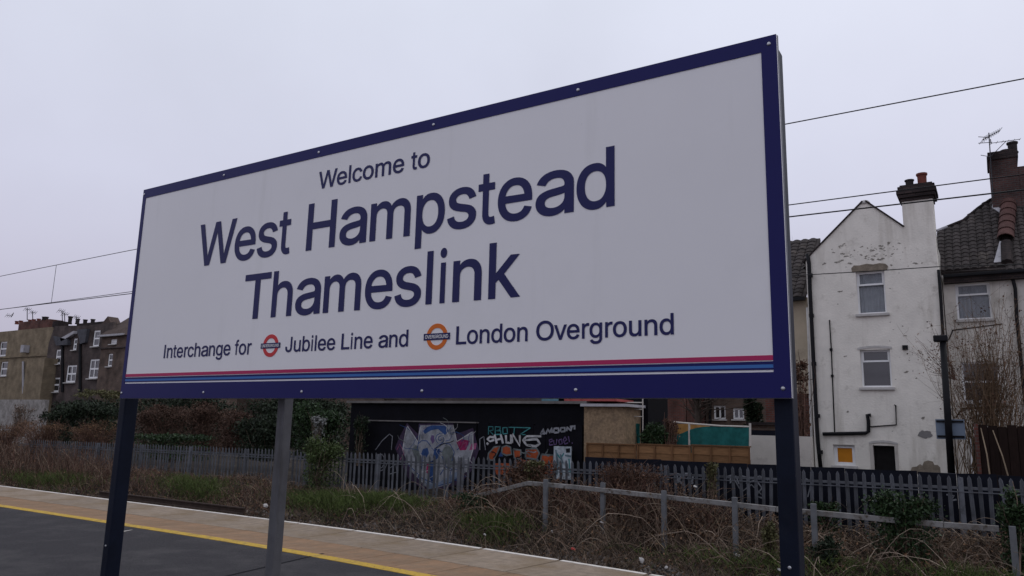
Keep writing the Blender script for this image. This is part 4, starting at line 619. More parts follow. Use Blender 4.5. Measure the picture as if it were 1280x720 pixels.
# pipes on the wall
def pipe(pts, r, nm='pipe', mat=None, n=8, dy=.09, root=WH, P=HP, label=None):
    q = [at(x, y, P) for x, y in pts]; q = [Vector((v.x, P-dy, v.z)) for v in q]
    return MB().tube(q, r, n).build(nm, mat or m_pipe, root, smooth=True, label=label)
sp = pipe([(1010,318),(1012,330),(1013,360),(1015,400),(1017,440),(1019,480),(1021,520),(1023,552),(1027,590)], .062, 'soil_pipe')
for y_, x_ in ((345,1013.5),(395,1015),(455,1018),(520,1022.5),(565,1026)):
    q = at(x_, y_, HP); MB().lathe((q.x, HP-.09, q.z-.06), [(.08,0),(.08,.12)], 10).build('pipe_collar', m_pipe, sp)
pipe([(1029,542.5),(1082,541.5),(1086,539.5),(1086,526),(1084.5,519),(1089,519)], .055, 'waste_pipe', dy=.08)
pipe([(1037,400),(1039.5,440),(1041,480),(1043.5,540)], .018, 'thin_pipe', dy=.03)
for y_, x_ in ((437,1039.5),(470,1041)): q = at(x_, y_, HP); MB().box(q.x-.05, q.x+.03, HP-.06, HP-.005, q.z-.04, q.z+.04).build('pipe_clip', m_pipe, WH)
pipe([(1088,533.5),(1120.5,531),(1119.8,507),(1118,506)], .018, 'overflow_pipe', dy=.03)
q = at(1131.5,434.5,HP); MB().box(q.x-.075, q.x+.075, HP-.05, HP-.001, q.z-.07, q.z+.07).build('vent', m_pipe, WH)
for i, (x, y, rx, ry, mt) in enumerate([(1156.5,543,6.5,5.0,m_grey)]):
    MB().prism(hugging_patch(x,y,rx,ry,HP,seed=i+3,rough=.25), HP-.012, HP-.0008).build('bare_patch', mt, WH)
pl = [(at(x,y,HP).x, at(x,y,HP).z) for x,y in ((1137,592),(1140,584),(1146,583),(1150,580),(1153,582),(1155,577),(1160,575.5),(1166,577),(1168,581),(1172,581),(1175,584),(1176,592))]
MB().prism(pl, HP-.012, HP-.0008).build('bare_patch', m_patch, WH, label='bare brown patch where render has fallen')
rr = random.Random(4)
sb = MB()
for i in range(150):      # soot and lichen blotches below the gable
    if i < 95: x, y = rr.gauss(1085,30), rr.gauss(318,9)
    elif i < 122: x, y = rr.uniform(1035,1160), rr.uniform(340,560)
    else: x, y = rr.gauss(1092,9), rr.gauss(327,4)
    if not (1030 < x < 1162) or y < 290+abs(x-1080)*.3: continue
    if 1066 < x < 1112 and (y > 325): continue
    s_ = rr.choice([.3,.4,.5,.6,.8,1.1,1.6]); sb.prism(hugging_patch(x,y,s_*1.5,s_*.75,HP,n=12,seed=i,rough=.75), HP-.004-.00001*i, HP-.0005)
sb.build('soot_marks', m_soot, WH, kind='stuff')

# ---------------------------------------------------------------- house joined on its right: set-back wall, tiled roof, brick chimney
RP = 28.0
RH = thing('tiled_house', (.5, RP, -.6), 'cream house set back with dark tiled roof, red ridge tiles and brick chimney', 'house')
ez = at(1215,342,RP).z
wa, wb, wc = rect(1195,354,1239,399,RP), rect(1203,452,1250,502,RP), rect(1213,545,1241,600,RP)
slab('wall', [(-1.19, base), (3.6, base), (3.6, ez), (-1.19, ez)], [wa, wb, (wc[0], wc[1], base+.1, wc[3])], RP, RP+.28, m_render2, RH)
MB().box(-1.19, 3.6, RP+.5, RP+7, base, ez-.05).build('side_wall', m_render2, RH)
window(RH, *wa, RP+.12, 'vent', m_curt); window(RH, *wb, RP+.12, 'sash'); window(RH, wc[0], wc[1], base+.1, wc[3], RP+.12, 'sash', sill=False)
def rpipe(pts, r, nm, mat=None, dy=.06): return pipe(pts, r, nm, mat, root=RH, P=RP, dy=dy)
rpipe([(1190,413),(1253,405)], .016, 'cable_run', dy=.02); rpipe([(1186,425),(1191,413)], .016, 'cable_run', dy=.02)
rpipe([(1195,522),(1203,511),(1262,508)], .022, 'waste_pipe', dy=.03)
sl = math.tan(math.radians(42)); e0 = Vector((0, RP-.25, ez-.02)); s_dir = Vector((0, 1, sl)).normalized()
def on_roof(x, y):
    d = Vector(ray(x, y)); o = Vector((0,0,EYE)); n_ = Vector((0,-sl,1)); t = (e0-o).dot(n_)/d.dot(n_); p = o+d*t; return p, (p.x, (p-e0).dot(s_dir))
poly = [on_roof(x, y)[1] for x, y in ((1171,340),(1171,290),(1184,285),(1204,277),(1222,262),(1238,251),(1252,249),(1286,236),(1345,238),(1345,332))]
tiles(RH, e0, (1,0,0), s_dir, poly, m_tile, .235, .25)
pb = [e0+Vector((u,0,0))+s_dir*v for u, v in poly]; nn = Vector((0,-sl,1)).normalized()
k = len(pb); MB().add([p-nn*.01 for p in pb]+[p-nn*.14 for p in pb], [tuple(range(k)), tuple(range(k,2*k))[::-1]]+[(i,(i+1)%k,k+(i+1)%k,k+i) for i in range(k)]).build('roof', m_tile, RH)
# verge trim along the stepped upper edge
for (a, b_) in ((0+1,2),(2,3),(3,4),(4,5)):
    MB().tube([pb[a]+nn*.05, pb[b_]+nn*.05], .05, 6).build('verge_trim', m_lead if a == 1 else m_corb, RH)
g_ = MB().box(-1.15, 3.7, RP-.36, RP-.26, ez-.13, ez-.02).build('gutter', m_pipe, RH, bevel=.03)
MB().box(-1.15, 3.6, RP-.25, RP-.003, ez-.30, ez-.03).build('fascia', m_corb, RH)
rpipe([(1262,340),(1266,350),(1269,362),(1271,400),(1276,450),(1283,520),(1288,590)], .05, 'downpipe', dy=.12)
pipe([(1173.5,338),(1174,345),(1176,370),(1179,420),(1183,480),(1187,540),(1190,592)], .045, 'downpipe', root=WH, P=HP, dy=.10)
pc, _ = on_roof(1250,263); CP = pc.y
cx0, cx1 = at(1238,225,CP).x, at(1273.5,225,CP).x; ctz = at(1255,188,CP).z
ch = MB().box(cx0, cx1, CP, CP+1.5, pc.z-.8, ctz-.30).build('chimney', m_bchim, RH)
sh_z = at(1280,207,CP).z; MB().box(cx1+.001, at(1310,225,CP).x, CP+.03, CP+1.4, pc.z-.8, sh_z).build('chimney_shoulder', m_bchim, ch)
MB().box(cx0-.05, cx1+.05, CP-.05, CP+1.55, ctz-.299, ctz-.16).box(cx0-.02, cx1+.02, CP-.02, CP+1.52, ctz-.159, ctz-.0).build('chimney_cap', m_corb, ch)
pp = at(1265.5,183,CP+.5); chimney_pot(RH, pp.x, CP+.5, ctz-.01, .17, .42, m_dpot, ch)
chimney_pot(RH, pp.x-.2, CP+1.1, ctz-.01, .17, .36, m_dpot, ch)
lead = [on_roof(x,y)[0] for x, y in ((1240,262),(1250,268),(1252,264),(1241,257))]
MB().hexa([p+nn*.05 for p in lead], [p+nn*.09 for p in lead]).build('flashing', m_lead, RH)
r0_, r1_ = on_roof(1262,247)[0]+nn*.1, on_roof(1257,303)[0]+nn*.1
nt_ = 7
for i in range(nt_):
    a = r1_+(r0_-r1_)*(i/nt_); b_ = r1_+(r0_-r1_)*((i+1.12)/nt_); ax = (b_-a).normalized(); sd = ax.cross(nn).normalized()
    V = []
    for (c, rad, lift) in ((a,.25,.025),(b_,.23,.0)):
        for j in range(9): t = PI*j/8; V.append(tuple(c+sd*(rad*math.cos(t))+nn*(rad*math.sin(t)*.9+lift)))
    V += [tuple(Vector(v)-nn*.03) for v in V]
    F = [(j, j+1, 10+j, 9+j) for j in range(8)]+[(18+j, 27+j, 28+j, 19+j) for j in range(8)]+[(j, 18+j, 19+j, j+1) for j in range(8)]+[(9+j, 10+j, 28+j, 27+j) for j in range(8)]
    MB().add(V, F).build('ridge_tile', m_ridge, RH)
a = on_roof(1258,306)[0]+nn*.05; c = on_roof(1259,331)[0]+nn*.05
MB().tube([a, c], .17, 8).build('hip_mortar', m_corb, RH)
c1 = on_roof(1248,330)[0]; MB().hexa([c1+nn*.05+Vector((-.12,0,0)), c1+nn*.05+Vector((.12,0,0)), on_roof(1251,304)[0]+nn*.05+Vector((.03,0,0)), on_roof(1251,304)[0]+nn*.05-Vector((.03,0,0))],
    [c1+nn*.08+Vector((-.12,0,0)), c1+nn*.08+Vector((.12,0,0)), on_roof(1251,304)[0]+nn*.08+Vector((.03,0,0)), on_roof(1251,304)[0]+nn*.08-Vector((.03,0,0))]).build('flashing', m_lead, RH)
# roof aerials on the brick chimney
def aerial(mast_px, P, boom, ne, el, label, r=.018, group=None, extra=()):
    a = at(*mast_px[0], P); A = thing('aerial', a, label, 'aerial', group)
    b_ = at(*mast_px[1], P); MB().tube([a, b_], r, 6).build('mast', m_aer, A)
    p, q = at(*boom[0], P), at(*boom[1], P-.5)
    bm = MB().tube([p, q], r*.8, 5).build('boom', m_aer, A)
    for i in range(ne):
        c = p+(q-p)*(i/(ne-1)); v = Vector((.35, .2, .55)).normalized()*el*(1-.35*i/ne)
        MB().tube([c-v, c+v], r*.45, 4).build('element', m_aer, bm)
    for x in extra: MB().tube([at(*x[0], P), at(*x[1], P-.2)], r*.7, 5).build('strut', m_aer, A)
    return A
aerial([(1241.5,247),(1236,166)], CP-.12, [(1228,175),(1250,163)], 9, .20, 'branched television aerial strapped to the corner of the brick chimney', extra=[((1223,171),(1237,172)),((1223,179),(1238,178)),((1237,197),(1258,176)),((1226,194),(1238,196))])
aerial([(1239,180),(1238,174)], CP-.2, [(1239,179),(1275,174)], 6, .07, 'long thin aerial boom pointing past the chimney pot', r=.014)
# lower wing to the left
LP = 27.0
LH = thing('low_house', (-6, LP, -.6), 'narrow cream and brick rear wing with tiled roof beside the sign post', 'house')
x0, x1 = at(955,450,LP).x, at(1012,450,LP).x
z1_, z2_, z3_ = at(1000,492,LP).z, at(1000,545,LP).z, at(995,372,LP).z
MB().box(x0, x1, LP, LP+6, z1_, z3_).build('wall', m_cream, LH)
MB().box(x0, x1, LP-.06, LP+6, z2_, z1_-.002).build('brick_band', m_bred, LH); MB().box(x0, x1, LP-.01, LP+6, base, z2_-.002).build('lower_wall', m_white_wall, LH)
MB().box(x0, x1, LP-.08, LP-.061, z2_-.12, z2_+.02).build('trim_board', m_pipe, LH)
sl2 = math.tan(math.radians(40)); ee = Vector((x0-.1, LP-.3, z3_-.05)); hgt = at(995,318,LP+3).z-z3_
tiles(LH, ee, (1,0,0), (0,1,sl2), [(0,0),(x1-x0+.1,0),(x1-x0+.1,4.4),(0,4.4)], m_tile, .3, .27)
sd = Vector((0,1,sl2)).normalized(); n2 = Vector((0,-sl2,1)).normalized(); A_, B_ = ee, ee+Vector((x1-x0+.1,0,0))
MB().hexa([A_-n2*.02, B_-n2*.02, B_+sd*4.4-n2*.02, A_+sd*4.4-n2*.02], [p-n2*.14 for p in (A_, B_, B_+sd*4.4, A_+sd*4.4)]).build('roof', m_tile, LH)
MB().box(x0-.1, x1, LP-.4, LP-.31, z3_-.16, z3_-.04).build('gutter', m_pipe, LH)
pipe([(1010,385),(1012,430),(1013,480),(1016,560),(1018,592)], .045, 'downpipe', m_wpipe, root=LH, P=LP-.3, dy=.1)
# ---------------------------------------------------------------- black shed with graffiti
GP = 17.6
SH = thing('shed', (-13, GP, -.4), 'long flat-roofed black shed covered in spray paint behind the palisade fence', 'shed')
sx0, sx1 = at(436,560,GP).x, at(730,560,GP).x; stz = at(600,504.5,GP).z
MB().box(sx0, sx1, GP, GP+3, -.6, stz).build('wall', m_black, SH)
MB().box(sx0-.1, sx1+.12, GP-.12, GP+3.1, stz+.001, stz+.07).build('roof_edge', m_shedge, SH)
x = sx0+.05; i = 0
lowz = at(520,527.5,GP).z
mx0, mx1 = at(459,560,GP).x, at(597,560,GP).x; rx0, rx1 = at(598,560,GP).x, at(729.5,560,GP).x
lw = MB().box(mx0, mx1, GP-.10, GP-.001, -.6, lowz).build('lower_panel', m_black, SH); MB().box(mx0-.02, mx1+.02, GP-.13, GP-.001, lowz+.001, lowz+.035).build('panel_cap', m_shedge, lw)
nb = 9
for i in range(nb):
    a, c = rx0+(rx1-rx0)*i/nb, rx0+(rx1-rx0)*(i+1)/nb
    MB().box(a+.006, c-.006, GP-.07-.006*(i%3), GP-.001, -.6, at(700,531,GP).z-.03*(i%2)).build('board', m_black, SH)
FACE = GP-.10
def pt3(X, Y): return 560+X/7.11, 520+Y/7.11
def pt4(X, Y): return 440+X/4, 480+Y/4
GR = {}
def gmat(n, c): 
    if n not in GR: GR[n] = M('spray_'+n, c, .7, .4, 5, stain=tuple(x*.45 for x in c), stain_scale=4, stain_lo=.5, stain_hi=.7)
    return GR[n]
LAY = [0]
def stroke(pts, wpx, mat, conv, face, closed=False, root=SH, bld=None):
    if closed: pts = pts+[pts[0]]
    q = [at(*conv(*p), face) for p in pts]; w_ = wpx; LAY[0] += 1; off = .001+.00025*(LAY[0] % 40)
    # smooth the corner points a little
    P_ = []
    for i in range(len(q)-1):
        P_ += [q[i], q[i].lerp(q[i+1], .5)]
    P_.append(q[-1]); b = MB(); V = []
    for i, p in enumerate(P_):
        d = P_[min(i+1,len(P_)-1)]-P_[max(i-1,0)]; n_ = Vector((-d.z, 0, d.x)).normalized()*w_*random.uniform(.4,.6)
        V += [(p.x+n_.x, face-off, p.z+n_.z), (p.x-n_.x, face-off, p.z-n_.z)]
    return b.add(V, [(2*i, 2*i+1, 2*i+3, 2*i+2) for i in range(len(P_)-1)])
def tagpaint(strokes, wid, mat, conv, face, name='spray_tag', root=SH, label=None):
    b = MB()
    for s in strokes: t = stroke(s, wid, mat, conv, face); b.add(t.v, t.f)
    return b.build(name, mat, root, label=label)
def blob(pts, mat, conv, face, name='paint_patch', root=SH):
    LAY[0] += 1; off = .0006+.00025*(LAY[0] % 40)
    q = [at(*conv(*p), face) for p in pts]
    return MB().prism([(p.x, p.z) for p in q], face-off, face-.0002).build(name, mat, root)
BF = GP-.088
silver, teal, purp, blu, pink, oran, dk = gmat('silver',(0.216,0.223,0.245)), gmat('teal',(0.043,0.187,0.194)), gmat('purple',(0.094,0.061,0.144)), gmat('blue',(0.022,0.054,0.158)), gmat('pink',(0.259,0.072,0.151)), gmat('orange',(0.302,0.061,0.020)), gmat('black',(0.006,0.006,0.009))
white_, grn = gmat('white',(0.396,0.396,0.403)), gmat('grey_green',(0.108,0.122,0.122)); mag = gmat('magenta',(0.216,0.014,0.072)); lil = gmat('dull_purple',(0.040,0.025,0.054))
LAY[0] = 0
blob([(215,320),(240,260),(275,195),(330,250),(335,198),(505,197),(520,250),(605,220),(635,330),(600,430),(540,500),(380,545),(280,470)], lil, pt4, FACE)
blob([(250,330),(262,270),(278,208),(330,285),(340,206),(500,205),(525,285),(600,238),(605,320),(570,440),(490,500),(385,530),(300,440)], silver, pt4, FACE)
blob([(355,235),(375,215),(400,207),(470,208),(485,235),(465,255),(430,225),(395,232),(365,250)], blu, pt4, FACE)
blob([(345,350),(355,325),(378,318),(385,345),(372,368)], blu, pt4, FACE); blob([(405,368),(412,322),(440,325),(436,365),(420,378)], blu, pt4, FACE)
blob([(385,470),(392,385),(412,380),(416,470),(400,490)], blu, pt4, FACE)
blob([(370,440),(374,398),(388,398),(390,430),(380,450)], mag, pt4, FACE)
blob([(520,285),(550,275),(590,285),(570,330),(540,332)], mag, pt4, FACE); blob([(585,332),(598,298),(624,296),(618,326)], pink, pt4, FACE)
blob([(392,275),(398,255),(410,258),(413,285),(403,300)], purp, pt4, FACE)
blob([(300,330),(310,300),(330,312),(345,380),(325,400)], grn, pt4, FACE); blob([(450,340),(470,300),(500,320),(520,400),(480,430),(455,390)], grn, pt4, FACE)
blob([(345,470),(420,500),(520,440),(560,440),(500,490),(390,525)], gmat('pale_blue',(0.144,0.180,0.245)), pt4, FACE)
spi = [(443+r*math.cos(t)*1, 275+r*math.sin(t)) for t, r in [(k*.6, 4+k*1.3) for k in range(20)]]
tagpaint([spi], .020, blu, pt4, FACE); tagpaint([[(x+6,y+2) for x,y in spi[6:]]], .012, white_, pt4, FACE)
tagpaint([[(330,300),(350,282),(375,285),(395,312)], [(420,318),(450,295),(490,300),(512,340),(500,385)], [(340,205),(338,270),(325,330)], [(352,355),(350,420),(330,470)], [(450,360),(470,410),(440,455)], [(560,445),(500,490),(430,510)], [(280,400),(350,470),(420,500)]], .022, blu, pt4, FACE)
tagpaint([[(275,215),(262,275),(255,330)], [(278,210),(330,290),(342,215)], [(505,205),(525,288),(600,240)], [(605,238),(606,325),(572,440)]], .028, white_, pt4, FACE)
tagpaint([[(530,290),(545,322),(560,285)], [(556,300),(575,290),(568,320)], [(225,330),(240,300),(262,345),(240,380)]], .02, pink, pt4, FACE)
tagpaint([[(118,330),(150,285),(188,250),(203,262),(198,330)], [(130,380),(150,350),(170,380),(150,420),(130,400)], [(190,420),(220,400),(225,440),(190,450)], [(640,330),(640,275),(660,262),(668,330)], [(130,440),(165,425),(180,390)]], .022, silver, pt4, FACE)
LAY[0] = 5
orblobs = [[(352,392),(362,330),(410,277),(462,268),(440,325),(405,392)], [(478,330),(482,278),(520,262),(556,278),(566,340),(520,350)], [(580,295),(648,304),(648,385),(590,372)], [(690,372),(692,295),(788,288),(812,330),(788,385)], [(832,342),(938,348),(938,440),(983,440),(983,490),(900,530),(842,520),(824,400)], [(405,420),(560,420),(600,520),(430,520)]]
for bl in orblobs: blob(bl, oran, pt3, BF)
tagpaint([b_+[b_[0]] for b_ in orblobs[:5]], .045, gmat('grey_outline',(0.115,0.130,0.130)), pt3, BF)
blob([(450,360),(470,318),(492,360)], blu, pt3, BF)
tagpaint([[(360,165),(362,95),(400,95),(402,125),(368,130),(402,165)], [(420,165),(422,95),(465,98),(462,125),(428,130),(470,132),(470,162),(420,165)], [(490,160),(488,105),(525,102),(530,155),(490,160)], [(540,100),(735,105)], [(592,102),(585,165)], [(735,105),(640,165),(690,165)]], .028, teal, pt3, BF)
tagpaint([[(410,190),(375,185),(350,205),(375,225),(412,212)], [(415,165),(435,245)], [(470,165),(490,245)], [(420,215),(480,200)], [(515,170),(520,235),(560,240),(560,165)], [(570,240),(575,160),(640,265),(640,170)], [(830,180),(700,180),(668,215),(700,258),(780,270),(820,245),(790,205),(680,215)], [(345,240),(360,252)]], .060, white_, pt3, BF)
tagpaint([[(825,165),(850,115),(858,160),(830,150)], [(870,160),(890,115),(905,150),(925,105),(925,150)], [(940,150),(945,110),(985,110),(985,145),(945,148)], [(1000,140),(1005,105),(1040,105),(1040,135),(1005,140)], [(1055,135),(1060,100),(1095,130),(1100,95)], [(1085,95),(1130,90),(1125,120)]], .050, silver, pt3, BF)
tagpaint([[(900,235),(930,225),(925,205),(902,212),(905,258),(935,255)], [(940,215),(945,255),(965,250),(970,205)], [(985,215),(990,255),(1015,245),(1010,205),(985,215)], [(1025,235),(1055,210),(1040,185),(1025,210),(1040,250),(1068,238)], [(1070,180),(1080,232)], [(1100,236),(1108,244)]], .030, purp, pt3, BF)
# overspray drips, outlines and scribbles that fill in the big piece
rr = random.Random(9); sc_ = []
for k_ in range(34):
    x0, y0 = rr.uniform(265,600), rr.uniform(225,500)
    if not inpoly(x0, y0, [(250,330),(278,208),(340,206),(500,205),(600,238),(605,320),(570,440),(490,500),(385,530),(300,440)]): continue
    p_ = [(x0,y0)]; a_ = rr.uniform(0,6.28)
    for q_ in range(rr.randint(3,6)): a_ += rr.uniform(-.9,.9); p_.append((p_[-1][0]+22*math.cos(a_), p_[-1][1]+18*math.sin(a_)))
    tagpaint([p_], rr.uniform(.010,.022), rr.choice([blu, white_, grn, purp, dk, silver]), pt4, FACE)
LAY[0] = 20
for k_ in range(16):
    x0, y0 = rr.uniform(360,930), rr.uniform(290,480); p_ = [(x0,y0)]; a_ = rr.uniform(0,6.28)
    for q_ in range(4): a_ += rr.uniform(-1.1,1.1); p_.append((p_[-1][0]+26*math.cos(a_), p_[-1][1]+20*math.sin(a_)))
    tagpaint([p_], .03, rr.choice([silver, gmat('grey_outline',(.16,.18,.18)), oran, dk]), pt3, BF)
# white poster panel on the shed
po = thing('poster', at(703,580,17.35), 'tall white paint-splashed poster panel standing against the black shed', 'poster')
a, c, z0, z1 = rect(692,558,714,599,17.35)
MB().box(a, c, 17.35, 17.38, z0, z1).build('sheet', gmat('poster_white',(0.360,0.403,0.432)), po)
for s, mt, wd in (([[(960,300),(975,420),(965,520)], [(1000,340),(1020,420)], [(1060,420),(1070,530)], [(1040,350),(1095,360)], [(1010,420),(1015,530)]], gmat('poster_grey',(0.101,0.144,0.166)), .05), ([[(965,330),(1000,380),(1030,330)], [(1075,380),(1085,500)]], teal, .04)):
    tagpaint(s, wd, mt, pt3, 17.35, root=po)
blob([(1048,290),(1085,286),(1085,325),(1050,328)], dk, pt3, 17.35, root=po)
# corrugated coloured sheets lying on the shed roof
for (xa, xb, ya, mt, nm, lb) in ((705,776,502.0,M('red_sheet',(.33,.075,.07),.7,.3,8),'roof_sheet','faded red sheet lying on the flat shed roof'), (684,712,500.8,M('blue_sheet',(.10,.20,.24),.7,.3,8),'roof_sheet','faded blue-green sheet lying on the flat shed roof')):
    a, c = at(xa,ya,GP+.2), at(xb,ya+.4,GP+.2); o = MB().box(a.x, c.x, GP-.1, GP+1.6, stz+.072, stz+.13).build(nm, mt); tag(o, lb, 'roof sheet', 'sheets on the shed roof')
# chipboard hut
HU = thing('chipboard_hut', (-8.2, GP, -.3), 'small chipboard hut with white fascia at the end of the black shed', 'hut')
a, c, z0, z1 = rect(730.5,508.5,781,556,GP)
MB().box(a+.02, c, GP-.06, GP+2, -.5, z1).build('wall', m_osb, HU); MB().box(a-.02, c+.14, GP-.2, GP+2.1, z1+.002, z1+.07).build('fascia', m_lead, HU)
RK = thing('rail_frame', (-7, 18.2, 0), 'open frame of thin white rails beside the chipboard hut', 'frame')
for y_ in (503,511.5,520.5):
    p, q = at(781,y_,18.2), at(804,y_+.3,18.2); MB().tube([p, q], .014, 6).build('rail', m_white_wall, RK)
MB().tube([at(803.5,494,18.2), at(803.5,540,18.2)], .016, 6).build('post', m_white_wall, RK)
o = MB().box(at(782,510,18.6).x, at(810,510,18.6).x, 18.6, 20, -.5, at(800,494,18.6).z+.3).build('dark_shed', m_black); tag(o, 'small dark shed behind the white rail frame', 'shed')
# brown lap fence
BP = 17.15
BFN = thing('lap_fence', (-6.6, BP, -.3), 'brown lapped timber garden fence with upright battens', 'fence')
fx0, fx1 = at(733,566,BP).x, at(939,570,BP).x; npan = 3; nbd = 9
for i in range(npan):
    a, c = fx0+(fx1-fx0)*i/npan, fx0+(fx1-fx0)*(i+1)/npan
    tz = at(737+(938-737)*(i+.5)/npan, 555.5+(559-555.5)*(i+.5)/npan, BP).z
    for j in range(nbd):
        z0 = -.3+(tz+.3)*j/nbd; h = (tz+.3)/nbd
        b = MB(); yb = BP+random.uniform(-.004,.004); b.hexa([(a+.02,yb-.022,z0-.015),(c-.02,yb-.022,z0-.015+random.uniform(-.006,.006)),(c-.02,yb-.008,z0-.015),(a+.02,yb-.008,z0-.015)], [(a+.02,yb-.006,z0+h),(c-.02,yb-.006,z0+h),(c-.02,yb+.006,z0+h),(a+.02,yb+.006,z0+h)])
        b.build('board', m_wood, BFN)
    for k in range(4):
        x = a+.03+(c-a-.06)*k/3; MB().box(x-.018, x+.018, BP-.05, BP-.024, -.3, tz-.01).build('batten', m_woodd, BFN)
    MB().box(a+.0, c-.0, BP-.04, BP+.03, tz+.002, tz+.03).build('capping', m_woodd, BFN)
# dark boards right behind the palisade
DP = 16.45
DB = thing('dark_fence', (-4, DP, -.4), 'low dark blue-black board fence close behind the grey palisade', 'fence')
a, c = at(731,571,DP), at(1300,596.5,DP); nb = 14
for i in range(nb):
    p, q = a.lerp(c, i/nb), a.lerp(c, (i+1)/nb); MB().hexa([(p.x+.006,DP,-.6),(q.x-.006,DP,-.6),(q.x-.006,DP+.03,-.6),(p.x+.006,DP+.03,-.6)], [(p.x+.006,DP,p.z),(q.x-.006,DP,p.z+random.uniform(-.01,.02)),(q.x-.006,DP+.03,q.z),(p.x+.006,DP+.03,p.z)]).build('board', m_dark, DB)
def ptd(X, Y): return 720+X/4, 480+Y/4
LAY[0] = 0
tagpaint([[(505,450),(510,495)], [(505,450),(525,455),(520,475),(510,475),(530,498)], [(545,450),(575,448),(560,470),(585,498)], [(585,455),(580,500)], [(305,435),(320,470),(350,430),(360,470)]], .045, silver, ptd, DP, root=DB)
tagpaint([[(740,470),(775,455),(770,495),(800,460),(815,500)], [(830,460),(870,470),(850,495),(900,480),(930,520),(900,560),(945,575)], [(880,470),(920,460),(960,480)]], .028, silver, ptd, DP, root=DB)
def pte(X, Y): return 880+X/3.2, 540+Y/3.2
tagpaint([[(970,250),(1000,255),(985,275),(1010,270)], [(395,180),(430,200),(415,260)], [(80,180),(120,185),(150,240),(190,210),(230,250)]], .026, silver, pte, DP, root=DB)
# teal netting
NP = 18.3
def netting(px, label, sagged, P):
    N = thing('netting', at(px[0][0], px[0][1], P), label, 'netting', 'teal netting by the garden fence')
    V = []; nx_, nz_ = 18, 5
    for i in range(nx_+1):
        s = i/nx_; top = at(px[0][0]+(px[1][0]-px[0][0])*s, px[0][1]+(px[1][1]-px[0][1])*s + sagged*(math.exp(-((s)/.22)**2)), P); bot = at(px[0][0]+(px[1][0]-px[0][0])*s, px[2], P)
        for j in range(nz_+1):
            p = top.lerp(bot, j/nz_); V.append((p.x, P+.05*math.sin(i*1.3+j*.5)*(j/nz_+.3), p.z))
    F = [(i*(nz_+1)+j, i*(nz_+1)+j+1, (i+1)*(nz_+1)+j+1, (i+1)*(nz_+1)+j) for i in range(nx_) for j in range(nz_)]
    k = len(V); V2 = V+[(x, y+.006, z) for x, y, z in V]; F2 = F+[tuple(q+k for q in f)[::-1] for f in F]
    MB().add(V2, F2).build('net_sheet', m_net, N, smooth=True); return N
netting([(779,528.5),(800,529.5),562], 'small piece of teal netting beside the chipboard hut', 0, NP)
N = netting([(843,532.5),(937,533.5),566], 'long teal windbreak netting hung above the brown garden fence', 11, NP)
MB().tube([at(842,527.5,NP), at(870,530,NP), at(900,532.3,NP), at(938,533.5,NP)], .02, 6).build('support_wire', m_white_wall, N)
for x in (861.5, 937.5): MB().tube([at(x,529,NP), at(x,575,NP)], .028, 6).build('stake', m_white_wall, N)
o = MB().box(at(842,540,19.5).x, at(871,540,19.5).x, 19.5, 20.6, -.4, at(856,530,19.5).z).build('yellow_shed', M('yellow_panel',(.36,.19,.06),.8,.2,5)); tag(o, 'small yellow-orange shed seen through the netting', 'shed')
# white garden wall, dark lean-to above it
o = MB().box(at(938,565,20).x, at(1014,565,20).x, 20, 20.25, -.6, at(960,544.5,20).z).build('garden_wall', m_white_wall); tag(o, 'low whitewashed garden wall between brown fence and sign post', 'wall')
LT = thing('brick_outbuilding', at(970,540,21.5), 'low dark brick outbuilding with flat top above the whitewashed garden wall', 'outbuilding')
a, c = at(934,531,21.5), at(986,533,21.5); MB().box(a.x+.1, c.x, 21.5, 23.5, -.6, a.z).build('wall', m_bbrown, LT); MB().box(a.x, c.x+.05, 21.4, 23.6, a.z+.001, a.z+.08).build('flat_roof', m_corb, LT)
MB().box(a.x+.1, c.x, 21.42, 21.499, at(960,545,21.5).z-.1, at(960,538,21.5).z).build('dark_board', m_dark, LT)
# brick houses seen under the sign
TP = 42.0
def brick_house(xa, xb, ytop, P, mat, label, wins=(), pipes=(), depth=6):
    a, c = at(xa,520,P), at(xb,520,P); zt_ = at((xa+xb)/2, ytop, P).z
    H = thing('brick_house', ((a.x+c.x)/2, P, -.6), label, 'house', 'brick houses behind the back gardens')
    holes = [rect(*wv[:4], P) for wv in wins]
    slab('wall', [(a.x,-.8),(c.x,-.8),(c.x,zt_),(a.x,zt_)], holes, P, P+.3, mat, H); MB().box(a.x+.05, c.x-.05, P+.6, P+depth, -.8, zt_-.05).build('side_wall', mat, H)
    for wv, h in zip(wins, holes): window(H, *h, P+.1, wv[4] if len(wv) > 4 else 'pair', fw=.09)
    for xp in pipes: p, q = at(xp,470,P), at(xp,545,P); MB().tube([(p.x,P-.07,p.z),(q.x,P-.07,q.z)], .08, 6).build('drainpipe', m_pipe, H)
    lo, hi = a.x-.2, c.x+.2
    MB().prism([(lo,zt_+.002),(hi,zt_+.002),(hi,zt_+.2),(lo,zt_+.2)], P-.25, P+depth).build('eaves', m_corb, H)
    MB().hexa([(lo,P-.3,zt_+.21),(hi,P-.3,zt_+.21),(hi,P+depth,zt_+.21),(lo,P+depth,zt_+.21)], [(lo,P+depth*.45,zt_+2.2),(hi,P+depth*.45,zt_+2.2),(hi,P+depth*.5,zt_+2.2),(lo,P+depth*.5,zt_+2.2)]).build('roof', m_slate, H)
    return H
brick_house(806,855,455,TP-4, m_bred, 'plain red brick house wall seen under the sign beside the rail frame')
brick_house(853,882,450,TP, m_bbrown, 'narrow brown brick house with one tall dim window behind a bare tree', [(864,506,870,527,'single')])
brick_house(882.5,985,440,TP-.6, m_bbrown, 'brown brick house with two white paired windows above the netting', [(892,507,907,524),(916,510,930,524)], (888,964))
brick_house(478,806,462,47, m_bdark, 'dark brick house range just showing over the black shed roof')
